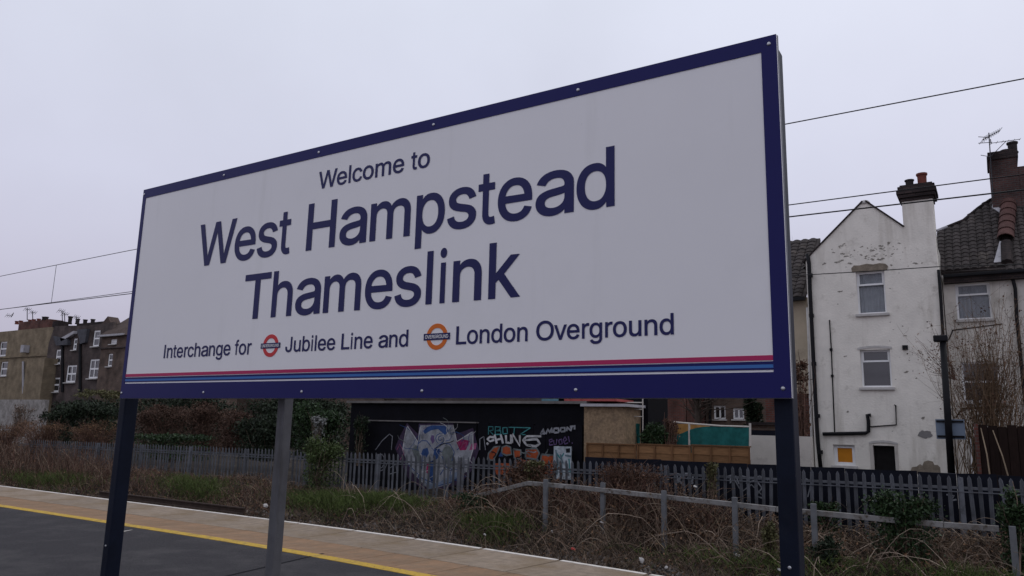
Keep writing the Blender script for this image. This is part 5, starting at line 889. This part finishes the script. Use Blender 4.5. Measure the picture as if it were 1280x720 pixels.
brick_house(170,477,462,46, m_bbrown, 'brown brick house seen dimly above the hedge between the sign legs')
# signal post with a plate seen from behind
QP = 20.5
PO = thing('black_post', at(1190,590,QP), 'tall black round post with capped top and grey-blue plate on its back', 'post')
MB().tube([at(1190,600,QP), at(1178.5,426,QP)], .078, 12, .07).build('shaft', m_pipe, PO, smooth=True)
p = at(1177,424,QP); MB().box(p.x-.17, p.x+.13, QP-.12, QP+.12, p.z-.06, p.z+.09).build('cap', m_pipe, PO, bevel=.03)
a, c, z0, z1 = rect(1169.5,524,1206,549,QP)
pl_ = MB().box(a, c, QP+.12, QP+.145, z0, z1).build('plate', m_splate, PO)
for z in (z0+.04, z1-.07): MB().box(a+.02, c-.02, QP+.085, QP+.1195, z, z+.045).build('clamp_bar', m_pipe, pl_)
# brown shed at the right edge
DS = thing('brown_shed', at(1260,590,19), 'dark red-brown boarded shed standing behind the palisade by the bare shrub', 'shed')
a = at(1225,560,19).x; zt_ = at(1240,531,19).z; k = 0; m_dbrown = M('dark_brown_board', (.018,.010,.008), .95, .3, 4, .2, 50, objrand=.25, stretch=(6,1,1))
x = a
while x < a+2.6: MB().box(x+.004, x+.166, 19-.012*(k%2), 19.04, -.6, zt_-.02*(k%3)).build('board', m_dbrown, DS); x += .17; k += 1
MB().box(a, a+2.6, 19.06, 21, -.6, zt_-.06).build('shed_body', m_dbrown, DS); MB().box(a-.08, a-.005, 18.95, 19.1, -.6, zt_+.02).build('corner_post', m_bred, DS)

# ---------------------------------------------------------------- houses far along the line
FP = 34.0
def fr(x0, y0, x1, y1, P=FP): return rect(x0, y0, x1, y1, P)
YH = thing('yellow_brick_house', (-76, FP, -.7), 'yellow brick house with flat top and red brick chimney stack beyond the line', 'house')
yx0, yx1 = at(-40,450,FP).x, at(59,450,FP).x; yz = at(30,412,FP).z
wy = [fr(-1,427,8,445), fr(0,452,9,470)]
slab('wall', [(yx0,-.8),(yx1,-.8),(yx1,yz),(yx0,yz)], wy, FP, FP+.3, m_byel, YH); MB().box(yx0+.1, yx1-.1, FP+.6, FP+8, -.8, yz-.05).build('side_wall', m_byel, YH)
for h in wy: window(YH, *h, FP+.1, 'sash', fw=.12)
a, c, z0, z1 = fr(16,400,54,411.5); st = MB().box(a, c, FP+.5, FP+1.7, z0-.3, z1).build('chimney', m_bred, YH); MB().box(a-.15, c+.15, FP+.35, FP+1.85, z0-.25, z0+.08).build('chimney_band', m_bred, st)
for x in (20,25,36,41,47): p = at(x,400.5,FP+1); chimney_pot(YH, p.x, FP+1.1, z1-.02, .18, .3, m_pot, st)
MB().box(yx0, yx1+.1, FP-.12, FP-.002, at(20,447,FP).z, at(20,447,FP).z+.14).build('string_course', m_byel, YH)
for x in (30.5, 54): p, q = at(x,452,FP), at(x,492,FP); MB().tube([(p.x,FP-.1,p.z),(q.x,FP-.1,q.z)], .09, 6).build('downpipe', m_lead, YH)
a, c, z0, z1 = fr(31,448,53,495,FP-1.5); MB().box(a, c, FP-1.5, FP-.15, -.8, z1).build('rear_extension', m_byel, YH)
a, c, z0, z1 = fr(33,432,37,441); MB().box(a, c, FP-.5, FP-.01, z0, z1).build('flue', m_lead, YH)
DH = thing('dark_brick_terrace', (-64, FP, -.7), 'dark brick terrace with gabled slate roof, many pots and white windows', 'house')
dx0, dx1 = at(58,450,FP-.5).x, at(120,450,FP).x; FP2 = FP-.5
wd = [fr(69.5,437,76,455,FP2), fr(91.5,423,96,437.5,FP2), fr(83,456.5,95,478,FP2), fr(66,472,74,490,FP2), fr(111.5,449,123.5,473,FP2), fr(116.5,413,124.5,433,FP2)]
g1, g2, g3 = at(82,424,FP2), at(93,404,FP2), at(104,420,FP2); tz = at(65,408,FP2).z
pl = [(dx0,-.8),(at(125.5,450,FP2).x+1.2,-.8),(at(125.5,450,FP2).x+1.2,at(125,404,FP2).z),(at(108,410,FP2).x,at(108,407,FP2).z),(at(86,410,FP2).x,at(86,407,FP2).z),(dx0+.6,tz),(dx0,at(58,430,FP2).z)]
slab('wall', pl, wd, FP2, FP2+.3, m_bdark, DH); MB().prism([(p[0], p[1]-.05) for p in pl], FP2+.6, FP2+7).build('side_wall', m_bdark, DH)
for i, h in enumerate(wd): window(DH, *h, FP2+.05, 'quad' if i in (2,4) else 'sash', fw=.13)
a = [at(*q, FP2-.3) for q in ((75,423),(92,413.5),(92,417),(76,427))]
MB().hexa([(p.x,FP2-.3,p.z) for p in a], [(p.x,FP2-.005,p.z) for p in a]).build('pale_verge', m_lead, DH)
a = [at(*q, FP2-.25) for q in ((96,412),(109,411),(106,428),(100,430))]; MB().hexa([(p.x,FP2-.25,p.z) for p in a], [(p.x,FP2-.006,p.z) for p in a]).build('slate_cheek', m_slate, DH)
a = [at(*q, FP2-.3) for q in ((66,420),(84,424),(84,431),(70,432))]; MB().hexa([(p.x,FP2-.3,p.z) for p in a], [(p.x,FP2-.007,p.z) for p in a]).build('slate_cheek', m_slate, DH)
for x in (79.5,101.5): p, q = at(x,430,FP2), at(x,490,FP2); MB().tube([(p.x,FP2-.1,p.z),(q.x,FP2-.1,q.z)], .11, 6).build('downpipe', m_pipe, DH)
stk = MB().box(at(70,405,FP2+1).x, at(77,405,FP2+1).x, FP2+.7, FP2+1.6, at(70,412,FP2+1).z, at(72,402,FP2+1).z).box(at(84,406,FP2+1).x, at(119,406,FP2+1).x, FP2+1.8, FP2+2.8, at(100,412,FP2+2).z-.6, at(100,405,FP2+2).z).build('chimney', m_corb, DH)
for x, yb, yt in ((72,402,400),(75,402,400),(87,405,396),(96.5,405,399),(106,406,400),(115.5,406,399.5)):
    p, q = at(x,yb,FP2+2.3), at(x,yt,FP2+2.3); chimney_pot(DH, p.x, FP2+2.3 if x > 80 else FP2+1.1, p.z-.02, .19, max(q.z-p.z,.25)+.05, m_dpot, stk)
BH = thing('brown_roofed_house', (-58, FP-1, -.7), 'brown brick house with hipped roof at the end of the row next to the sign', 'house')
FP3 = FP-1; bx0, bx1 = at(124.5,450,FP3).x, at(200,450,FP3).x; bz = at(140,421,FP3).z
wb_ = [fr(134.5,442,140.5,458,FP3), fr(138,424,146,430,FP3)]
slab('wall', [(bx0,-.8),(bx1,-.8),(bx1,bz),(bx0,bz)], wb_, FP3, FP3+.3, m_bbrown, BH); MB().box(bx0+.1, bx1, FP3+.6, FP3+7, -.8, bz-.05).build('side_wall', m_bbrown, BH)
for h in wb_: window(BH, *h, FP3+.08, 'sash', fw=.11)
rt = [at(*q, FP3+2) for q in ((124,400),(131,399),(139,396),(144,400),(160,396),(200,380))]
lo = [(bx0-.3,FP3-.3,bz+.02),(bx1,FP3-.3,bz+.02)]; r1z = rt[0].z
MB().hexa([(bx0-.3,FP3-.3,bz+.02),(bx1,FP3-.3,bz+.02),(bx1,FP3+6,bz+.02),(bx0-.3,FP3+6,bz+.02)], [(bx0+.1,FP3+2,r1z),(bx1,FP3+2,rt[4].z+.3),(bx1,FP3+3,rt[4].z+.3),(bx0+.1,FP3+3,r1z)]).build('roof', m_broof, BH)
MB().prism([(rt[1].x,r1z-.5),(rt[3].x,r1z-.5),(rt[2].x,rt[2].z)], FP3+1.7, FP3+2.6).build('roof_gable', m_broof, BH)
a, c, z0, z1 = fr(122,417,154,420,FP3-.3); MB().box(a, c, FP3-.35, FP3-.01, z0, z0+.15).build('gutter', m_lead, BH)
MB().box(bx0-.1, bx1, FP3-.15, FP3-.002, at(140,435.5,FP3).z, at(140,434,FP3).z).build('string_course', m_bdark, BH)
o = MB().box(at(-60,505,30).x, at(56,505,30).x, 30, 30.3, -.8, at(30,499.5,30).z).build('garden_wall', m_dullw); tag(o, 'long pale garden wall below the yellow brick house', 'wall')
GR_ = [(14,396,17,391,8,394,1),(34,400,34,385,31,386,2),(41,399,40.5,389,38,390,3),(78,402,77.5,389,73,388,4),(81,402,80.5,391,78,392,5),(96,402,95,395,92,396,6)]
for i, (x, y, x2, y2, bx, by, s) in enumerate(GR_):
    lab = ['tiny aerial at the edge of the flat parapet of the yellow house','taller thin aerial above the red chimney of the yellow house','shorter thin aerial above the red chimney of the yellow house','tallest aerial on the dark terrace roof','second aerial close against the tallest on the dark terrace','small aerial between the pots of the dark terrace'][i]
    aerial([(x,y),(x2,y2)], FP+1, [(bx,by),(bx+7,by+1.2)], 4, .25, lab, r=.035, group='roof aerials on the far houses')

# ---------------------------------------------------------------- overhead wires
def wire(name, pa, pb, P, r, label, x0=-140, x1=30, sag=.0):
    a, c = at(*pa, P), at(*pb, P); f = lambda X: a.z+(c.z-a.z)*(X-a.x)/(c.x-a.x)
    pts = [Vector((X, P+.12*math.sin(X*.09), f(X))) for X in np.linspace(x0, x1, 40)]
    o = MB().tube(pts, r, 6).build(name, m_wire); return tag(o, label, 'wire', 'overhead line wires'), f
CW, cf = wire('overhead_wire', (0,347), (1280,98), 10.4, .0085, 'topmost overhead wire, the single upper cable of the railway line')
W2, wf = wire('overhead_wire', (163,366.5), (1240,223), 10.4, .0075, 'middle overhead wire, ending near the brick chimney in the picture')
W3, wf3 = wire('overhead_wire', (0,388), (1280,237), 10.4, .0095, 'lowest overhead wire, slightly thicker and just under the middle one')
for xp in (75.5,):
    p, q = at(xp,335,10.4), at(xp,379,10.4); yy = 10.4+.12*math.sin(p.x*.09); MB().tube([(p.x,yy,cf(p.x)),(p.x,yy,wf(p.x))], .006, 5).build('dropper', m_wire, CW)
o = MB().tube([Vector((v.x,24.8,v.z)) for v in (at(975,345.5,24.8), at(1015,343.2,24.8), at(1095,338.5,24.8), at(1170,333.5,24.8), at(1290,330,24.8))], .014, 5).build('telephone_cable', m_wire); tag(o, 'thin dark cable crossing in front of the white gabled house', 'cable')
# ---------------------------------------------------------------- vegetation
def img_dirs(px, py=560):
    return _fw[None]+_r[None]*((px-640)/CF)[:,None]-_u[None]*((np.broadcast_to(py, px.shape)-360)/CF)[:,None]
def along(px, Y, py=560):        # world X of picture column px at depth Y
    D = img_dirs(px, py); return D[:,0]/D[:,1]*Y
def z_at(px, py, Y):
    D = img_dirs(px, py); return D[:,2]/D[:,1]*Y+EYE
TX = np.array([-60, 0, 60, 130, 180, 240, 300, 345, 400, 440, 470, 520, 560, 600, 640, 700, 730, 760, 840, 870, 930, 1000, 1060, 1130, 1200, 1300])
TY = 7+np.array([530, 534, 540, 556, 574, 586, 590, 592, 606, 614, 614, 622, 616, 600, 582, 578, 592, 578, 582, 604, 622, 640, 646, 640, 652, 656])
def veg_top(px, Y): return z_at(px, np.interp(px, TX, TY)+rng.normal(0, 3.5, px.shape), 15.4)
# dead arching bramble stems over the whole bank
def thicket(n, lo, hi, y0, y1, mat, name, hscale=1., r=(.005,.013), spread=.55, upk=.12, minh=.12):
    px = rng.uniform(lo, hi, n); Y = y0+(y1-y0)*rng.random(n); X = along(px, Y); gz = ground_z(X, Y)
    H = np.maximum(veg_top(px, Y)-gz, minh)*smooth((Y-12.9)/2.2)*hscale*(.40+.55*rng.random(n))+.05
    base = np.stack([X, Y, gz-.03], 1); L = rng.normal(0, spread, (n,2))*(.35+.7*H[:,None])
    tip = base+np.stack([L[:,0], L[:,1]*.6, H], 1); tip[:,1] = np.minimum(tip[:,1], 15.93); tip[:,2] += .0
    droop = rng.random(n) < .45; tip[droop,2] -= H[droop]*rng.uniform(.3,.9,droop.sum())
    V, F, P_ = stems_np(base, tip, rng.uniform(*r, n), K=7, wob=.05, up=np.where(droop, upk*2.6, upk)[:,None] if False else upk)
    return np_mesh(name, V, F, mat, kind='stuff'), P_
_, P1 = thicket(7000, -50, 1330, 13.1, 15.8, m_stem, 'bramble_stems')
thicket(1500, 560, 900, 14.8, 15.9, m_redstem, 'red_bramble_stems', .9, spread=.5)
thicket(3600, -50, 345, 13.3, 15.8, m_redstem, 'dead_undergrowth', 1.05, spread=.35)
thicket(800, -50, 1330, 13.2, 15.7, m_straw, 'pale_dead_stems', 1.0, r=(.005,.011), spread=.7)
# long arching bramble canes standing out of the tangle
n = 230; px = rng.uniform(420, 1330, n); Y = 13.3+2.2*rng.random(n); X = along(px, Y); gz = ground_z(X, Y); base = np.stack([X, Y, gz], 1)
tip = base+np.stack([rng.normal(0,.8,n), rng.normal(0,.3,n), rng.uniform(.05,.55,n)], 1); V, F, _ = stems_np(base, tip, rng.uniform(.005,.010,n), K=9, wob=.025, up=rng.uniform(.1,.45,n)[:,None])
np_mesh('bramble_canes', V, F, M('pale_cane', (.30,.235,.18), .9, .3, 1.2, island=.6), kind='stuff')
# dry grass and small dead leaves on the bank
n = 20000; px = rng.uniform(-50, 1330, n); Y = 12.95+2.9*rng.random(n)**1.1; X = along(px, Y); gz = ground_z(X, Y)
cl = np.sin(X*2.3+np.sin(Y*3))*np.sin(Y*4.1+X) > -.45; X, Y, gz = X[cl], Y[cl], gz[cl]; n = len(X)
base = np.stack([X, Y, gz-.01], 1); tip = base+np.stack([rng.normal(0,.12,n), rng.normal(0,.10,n), rng.uniform(.04,.26,n)], 1)
V, F, _ = stems_np(base, tip, rng.uniform(.003,.007,n), K=3, wob=.08, up=.08)
sel = rng.random(n) < .36
def pick(mask):
    idx = np.where(mask)[0]; Vv = V.reshape(n,9,3)[idx].reshape(-1,3); q = np.array([[k*3+j, k*3+(j+1)%3, (k+1)*3+(j+1)%3, (k+1)*3+j] for k in range(2) for j in range(3)])
    return Vv, (q[None]+9*np.arange(len(idx))[:,None,None]).reshape(-1,4)
np_mesh('dry_grass', *pick(sel), m_straw, kind='stuff'); np_mesh('dead_grass', *pick(~sel), m_stem, kind='stuff')
n = 15000; px = rng.uniform(-50, 1330, n); Y = 13.0+2.9*rng.random(n); X = along(px, Y); H = np.maximum(veg_top(px, Y)-ground_z(X, Y), .1)*smooth((Y-12.9)/2.2)
pos = np.stack([X, Y, ground_z(X,Y)+.02+H*.9*rng.random(n)**1.6], 1); np_mesh('dead_leaves', *leaf_quads(pos, .05, 0.), m_dleaf, kind='stuff')
# green grass patches
def grass_patch(n, cx, cy, sx, sy, Y0, dy, hgt, mat=None):
    px = rng.normal(cx, sx, n); Y = Y0+dy*rng.normal(0,.5,n); Y = np.clip(Y, 13.0, 15.9); X = along(px, Y); gz = ground_z(X, Y)
    lift = np.maximum(z_at(px, np.full(n, cy), Y)-gz, 0)*.65
    base = np.stack([X, Y, gz+lift*rng.random(n)], 1); tip = base+np.stack([rng.normal(0,.10,n), rng.normal(0,.08,n), hgt*rng.uniform(.4,1.1,n)], 1)
    V, F, _ = stems_np(base, tip, rng.uniform(.004,.008,n), K=3, wob=.06, up=.08); return V, F
np_mesh('grass', *catV([grass_patch(2200, 60, 588, 30, 6, 14.0, .8, .18), grass_patch(2000, 245, 592, 24, 5, 14.4, .7, .17), grass_patch(3000, 410, 612, 30, 5, 14.5, .8, .15), grass_patch(2600, 480, 618, 26, 5, 14.7, .6, .15), grass_patch(1100, 620, 640, 22, 6, 14.2, .6, .22), grass_patch(350, 880, 672, 60, 8, 13.7, .5, .12), grass_patch(450, 1060, 690, 60, 8, 13.7, .5, .12), grass_patch(350, 960, 682, 60, 8, 13.6, .5, .12), grass_patch(800, 1210, 700, 40, 8, 13.6, .5, .2)]), m_grass, kind='stuff')
# shrubs: every one a thing with its own stems and leaves
def shrub(name, label, cx, cy, rx, ry, P, nleaf, lsize, mat, ground_y=None, lobes=9, stemmat=None, nst=40, depth=.7, cat='shrub', group=None, seed=0, hollow=.2, sr=(.006,.014), skirt=.42):
    nleaf = int(nleaf*2.1); lsize *= .74
    global rng
    keep = rng; rng = np.random.default_rng(100+seed); sc_ = P/CF/1.1
    c = at(cx, cy, P); rX, rZ = rx*sc_*1.35, ry*sc_; rX = abs(at(cx+rx,cy,P).x-at(cx-rx,cy,P).x)/2; gz = float(ground_z(c.x, P)) if ground_y is None else at(cx, ground_y, P).z
    group = group or {'ivy_bush':'ivy bushes along the railway fence','twiggy_bramble':'bramble tangles on the palisade fence','leafy_shrub':'leafy shrubs by the fence','evergreen_bush':'evergreen bushes below the far terrace','evergreen_hedge':'hedges behind the palisade','leafless_thicket':'brown thickets by the far garden wall'}.get(name)
    T = thing(name, (c.x, P, gz), label, cat, group)
    lc = rng.normal(size=(lobes,3)); lc /= np.linalg.norm(lc,axis=1)[:,None]; lc *= rng.uniform(.25,.78,(lobes,1)); lr = rng.uniform(.22,.48,lobes)
    k = rng.integers(0, lobes, nleaf); d = rng.normal(size=(nleaf,3)); d /= np.linalg.norm(d,axis=1)[:,None]
    p = lc[k]+d*(lr[k]*(hollow+(1-hollow)*rng.random(nleaf))**.7)[:,None]
    stray = rng.random(nleaf) < .10; p[stray] *= 1.18
    rad = np.array([rX, max(rX*.6, .25)*depth, rZ]); pos = p*rad+np.array([c.x, P, c.z]); sk = rng.random(nleaf) < skirt; pos[sk,2] = gz+(pos[sk,2]-gz)*rng.random(sk.sum())
    V, F = leaf_quads(pos, lsize); np_mesh('leaves', V, F, mat, T)
    tip = pos[rng.integers(0, nleaf, nst)]; base = np.stack([c.x+rng.normal(0,rX*.18,nst), P+rng.normal(0,.08,nst), np.full(nst, gz-.05)], 1)
    poke = rng.random(nst) < .22; tip[poke] += (tip[poke]-base[poke])*rng.uniform(.08,.3,(poke.sum(),1))
    V, F, _ = stems_np(base, tip, rng.uniform(*sr, nst), K=6, wob=.04, up=.05); np_mesh('stems', V, F, stemmat or m_stem, T)
    rng = keep; return T
shrub('evergreen_bush', 'big dark evergreen bush below the dark brick terrace, left of the sign leg', 108, 516, 48, 34, 22, 5200, .17, m_ever, lobes=16, seed=1, ground_y=560, depth=.8)
shrub('evergreen_bush', 'low olive bush at the foot of the dark brick terrace', 128, 492, 30, 14, 26, 1700, .16, m_olive, lobes=9, seed=2, ground_y=540)
shrub('bare_shrub', 'greyish leafless shrub in front of the pale garden wall', 26, 512, 22, 20, 25, 500, .10, m_stem, lobes=8, seed=3, ground_y=545, nst=150)
for i, (cx, cy, rx, ry, P, nl) in enumerate([(205,522,42,28,20,4200),(262,520,40,30,19.5,4200),(298,530,28,26,19,2600)]):
    shrub('beech_hedge_bush', ['broad red-brown bush right beside the dark sign leg','tall red-brown bush in the middle of the rusty hedge','shorter red-brown bush at the hedge end by the grey post'][i], cx, cy, rx, ry, P, nl, .10, m_beech, lobes=14, seed=10+i, ground_y=565, nst=120, stemmat=m_redstem, group='red-brown bushes behind the palisade')
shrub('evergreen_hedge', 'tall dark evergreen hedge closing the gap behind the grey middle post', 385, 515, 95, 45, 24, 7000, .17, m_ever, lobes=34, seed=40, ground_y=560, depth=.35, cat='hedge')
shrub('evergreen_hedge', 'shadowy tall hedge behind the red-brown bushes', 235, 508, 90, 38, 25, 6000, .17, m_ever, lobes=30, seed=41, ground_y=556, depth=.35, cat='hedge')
for i_, (cx_, lb_) in enumerate(((0,'brown twiggy thicket under the pale garden wall at the picture edge'),(55,'brown twiggy thicket below the end of the pale garden wall'),(118,'brown twiggy thicket in front of the big evergreen bush'))):
    shrub('leafless_thicket', lb_, cx_, 536, 38, 25, 18.2, 1300, .07, m_dleaf, lobes=12, seed=50+i_, ground_y=568, nst=420, stemmat=m_redstem, cat='thicket')
shrub('ivy_bush', 'low dark ivy mound along the fence top under the red-brown bushes', 215, 547, 46, 12, 17.5, 1900, .12, m_ivy, lobes=12, seed=14, ground_y=575)
shrub('ivy_bush', 'dark ivy mass behind the grey middle post', 330, 535, 34, 32, 18.3, 4200, .12, m_ever, lobes=16, seed=15, ground_y=575)
shrub('ivy_bush', 'tall dark ivy heap between the grey post and the shed', 400, 520, 44, 30, 19, 4600, .13, m_ivy, lobes=16, seed=16, ground_y=575)
shrub('pale_leaf_bush', 'bush with pale silvery leaves behind the fence', 396, 524, 14, 11, 18.0, 520, .10, M('silvery_leaf',(.21,.215,.205),.6,.2,2,island=.5), lobes=7, seed=17, ground_y=570)
shrub('leafy_shrub', 'bright green shrub growing through the fence right of the grey post', 398, 566, 27, 36, 15.7, 2300, .085, m_green, lobes=15, seed=18, ground_y=618)
shrub('leafy_shrub', 'olive shrub at the shed corner leaning against the black wall', 452, 535, 10, 26, 17.2, 900, .10, m_ever, lobes=9, seed=19, ground_y=580)
shrub('twiggy_bramble', 'red-brown leafy bramble covering the fence below the orange graffiti', 660, 590, 44, 17, 15.6, 1500, .075, m_rust, lobes=14, seed=20, ground_y=620, nst=150, stemmat=m_redstem)
shrub('ivy_bush', 'olive ivy clump on the fence just left of the white poster', 672, 584, 18, 12, 15.5, 700, .085, m_olive, lobes=9, seed=21, ground_y=612)
shrub('twiggy_bramble', 'dense reddish bramble tangle on the fence below the brown garden fence', 785, 590, 54, 17, 15.6, 1400, .06, m_rust, lobes=16, seed=22, ground_y=622, nst=260, stemmat=m_redstem)
shrub('ivy_bush', 'small yellow-green ivy climbing the fence pales under the brown fence', 890, 588, 9, 14, 15.75, 420, .085, m_olive, lobes=7, seed=23, ground_y=620)
shrub('ivy_bush', 'sprawling green ivy hanging over the handrail near the right end', 1128, 640, 52, 26, 14.45, 2600, .075, m_ivy, lobes=18, seed=24, ground_y=700, nst=60)
shrub('ivy_bush', 'small ivy clump just right of the big dark sign leg', 1030, 632, 20, 10, 15.2, 600, .075, m_ivy, lobes=8, seed=25, ground_y=670)
shrub('ivy_bush', 'ivy bush round the end post of the handrail', 1266, 645, 24, 26, 14.3, 1500, .075, m_ivy, lobes=11, seed=26, ground_y=720)
shrub('leafy_shrub', 'yellow-green shrub on the bank beside the big dark sign leg', 962, 672, 12, 22, 14.0, 650, .075, m_olive, lobes=9, seed=27, ground_y=706)
shrub('ivy_bush', 'dark low ivy patch at the foot of the big dark sign leg', 1030, 688, 26, 22, 13.9, 1100, .07, m_ever, lobes=10, seed=28, ground_y=716)
shrub('ivy_bush', 'dark green ivy low on the bank under the bent handrail', 590, 628, 32, 12, 14.9, 1300, .07, m_ivy, lobes=10, seed=29, ground_y=650)
shrub('ivy_bush', 'leafy bush hiding the teal netting next to the white rail frame', 818, 542, 27, 20, 17.7, 2300, .085, m_ivy, lobes=14, seed=30, ground_y=570, nst=70)
shrub('twiggy_bramble', 'rusty twigs above the leafy bush by the netting', 838, 530, 18, 9, 17.8, 330, .06, m_rust, lobes=8, seed=31, ground_y=560, nst=110, stemmat=m_redstem)
shrub('round_tree', 'round dark evergreen in front of the brown brick house', 942, 508, 14, 16, 34, 1500, .20, m_ever, lobes=10, seed=32, ground_y=545, cat='tree')
shrub('red_leaf_shrub', 'small shrub with rusty leaves between the sign edge and the white house', 1000, 466, 10, 24, 21, 240, .13, m_rust, lobes=8, seed=33, ground_y=560, nst=40, stemmat=m_redstem)
shrub('distant_tree', 'dark tree top showing above the low tiled roof', 990, 322, 16, 9, 40, 500, .25, m_ever, lobes=7, seed=34, ground_y=400, cat='tree')
# bare tree behind the netting
BT = thing('bare_tree', at(872,545,30), 'leafless grey tree in front of the narrow brown house', 'tree')
MB().tube([at(872,548,30), at(872.5,525,30), at(871,505,30), at(873,480,30)], .16, 8, .08).build('trunk', m_bark, BT)
b0 = np.array([at(872+rng.normal(0,.6), rng.uniform(500,530), 30) for _ in range(50)]); t0 = b0+np.stack([rng.normal(0,1.0,50), rng.normal(0,.6,50), rng.uniform(.4,2.2,50)], 1)
V, F, _ = stems_np(b0, t0, rng.uniform(.015,.04,50), K=6, wob=.06); np_mesh('branches', V, F, m_bark, BT)
# tall multi-stemmed shrub in front of the tiled house
TS = thing('tall_bare_shrub', at(1240,590,21.5), 'tall bare many-stemmed shrub with few brown leaves in front of the cream house', 'shrub')
n = 240; b0 = np.array([at(rng.normal(1242,20), 600, 21.5+rng.uniform(-.5,.5)) for _ in range(n)]); t0 = np.array([at(rng.uniform(1168,1298), 0, 1) if False else at(bx_, by_, 21.5+rng.uniform(-.8,.6)) for bx_, by_ in zip(rng.normal(1236,34,n), rng.uniform(385,500,n))])
V, F, P_ = stems_np(b0, t0, rng.uniform(.006,.013,n), K=8, wob=.035, up=.03)
mid = P_[rng.integers(0,n,1300), rng.integers(3,8,1300)]; tw = mid+rng.normal(0,.28,(1300,3))+np.array([0,0,.12]); V2, F2, P2 = stems_np(mid, tw, rng.uniform(.002,.005,1300), K=4, wob=.08)
np_mesh('stems', *catV([(V,F),(V2,F2)]), M('shrub_stem', (.15,.098,.060), .9, .3, 2, island=.5), TS)
lp = P2[rng.integers(0,1300,1700), rng.integers(1,4,1700)]+rng.normal(0,.05,(1700,3)); np_mesh('leaves', *leaf_quads(lp, .055, 0.), m_rust, TS)
bt = np.array([at(1194,475,21.2)]*22); tt = np.array([at(x,y,21.2) for x, y in zip(rng.uniform(1143,1180,22), rng.uniform(415,470,22))]); V, F, P3 = stems_np(bt, tt, rng.uniform(.005,.010,22), K=7, wob=.05)
np_mesh('side_sprays', V, F, m_redstem, TS); lp = P3[rng.integers(0,22,260), rng.integers(2,7,260)]+rng.normal(0,.09,(260,3)); np_mesh('side_leaves', *leaf_quads(lp, .045, 0.), m_dleaf, TS)
# a few long pale canes leaning on the brown shed
for i, (pa, pb, lb) in enumerate([((1238,600),(1226,535),'pale cane leaning at the corner of the brown shed'), ((1262,602),(1241,538),'long pale cane leaning across the middle of the brown shed')]):
    o = MB().tube([at(*pa,18.6), at((pa[0]+pb[0])/2+1.5,(pa[1]+pb[1])/2,18.6), at(*pb,18.8)], .016, 5, .010).build('cane', m_straw); tag(o, lb, 'cane', 'canes leaning on the brown shed')
# litter caught in the stems
LI = [(332,632,13.1,.10,'crumpled grey-white plastic sheet on the stones behind the grey post',m_lit),(716,686,13.3,.07,'crumpled red wrapper among the dead grass',m_litr),(690,664,14.0,.05,'small white scrap of paper beside the handrail post foot',m_lit),(752,653,14.2,.05,'white paper scrap half hidden in the stems under the handrail',m_lit),(869,608,15.4,.06,'white rag caught in the brambles on the fence',m_lit),(922,694,13.8,.07,'pale wrapper lying flat at the foot of the handrail post',m_lit),(802,700,13.1,.09,'crumpled pale bag near the platform edge',m_lit),(606,668,13.4,.05,'small pale can on the bank below the bent handrail',m_lit),(974,712,13.3,.05,'tiny white cup next to the big dark sign leg',m_lit),(833,709,13.0,.05,'white scrap at the very edge of the stones',m_lit)]
for i, (x, y, P, s, lb, mt) in enumerate(LI):
    c = at(x, y, P); rr = random.Random(i); bm = bmesh.new(); bmesh.ops.create_icosphere(bm, subdivisions=2, radius=s*.5)
    for v in bm.verts: v.co = Vector((v.co.x*1.3, v.co.y, v.co.z*.6))*rr.uniform(.6,1.25)
    me = bpy.data.meshes.new('litter'); bm.to_mesh(me); bm.free(); me.materials.append(mt); o = link('litter', me); o.location = c; o.rotation_euler = (rr.random(), rr.random(), rr.random()); tag(o, lb, 'litter', 'litter on the bank')
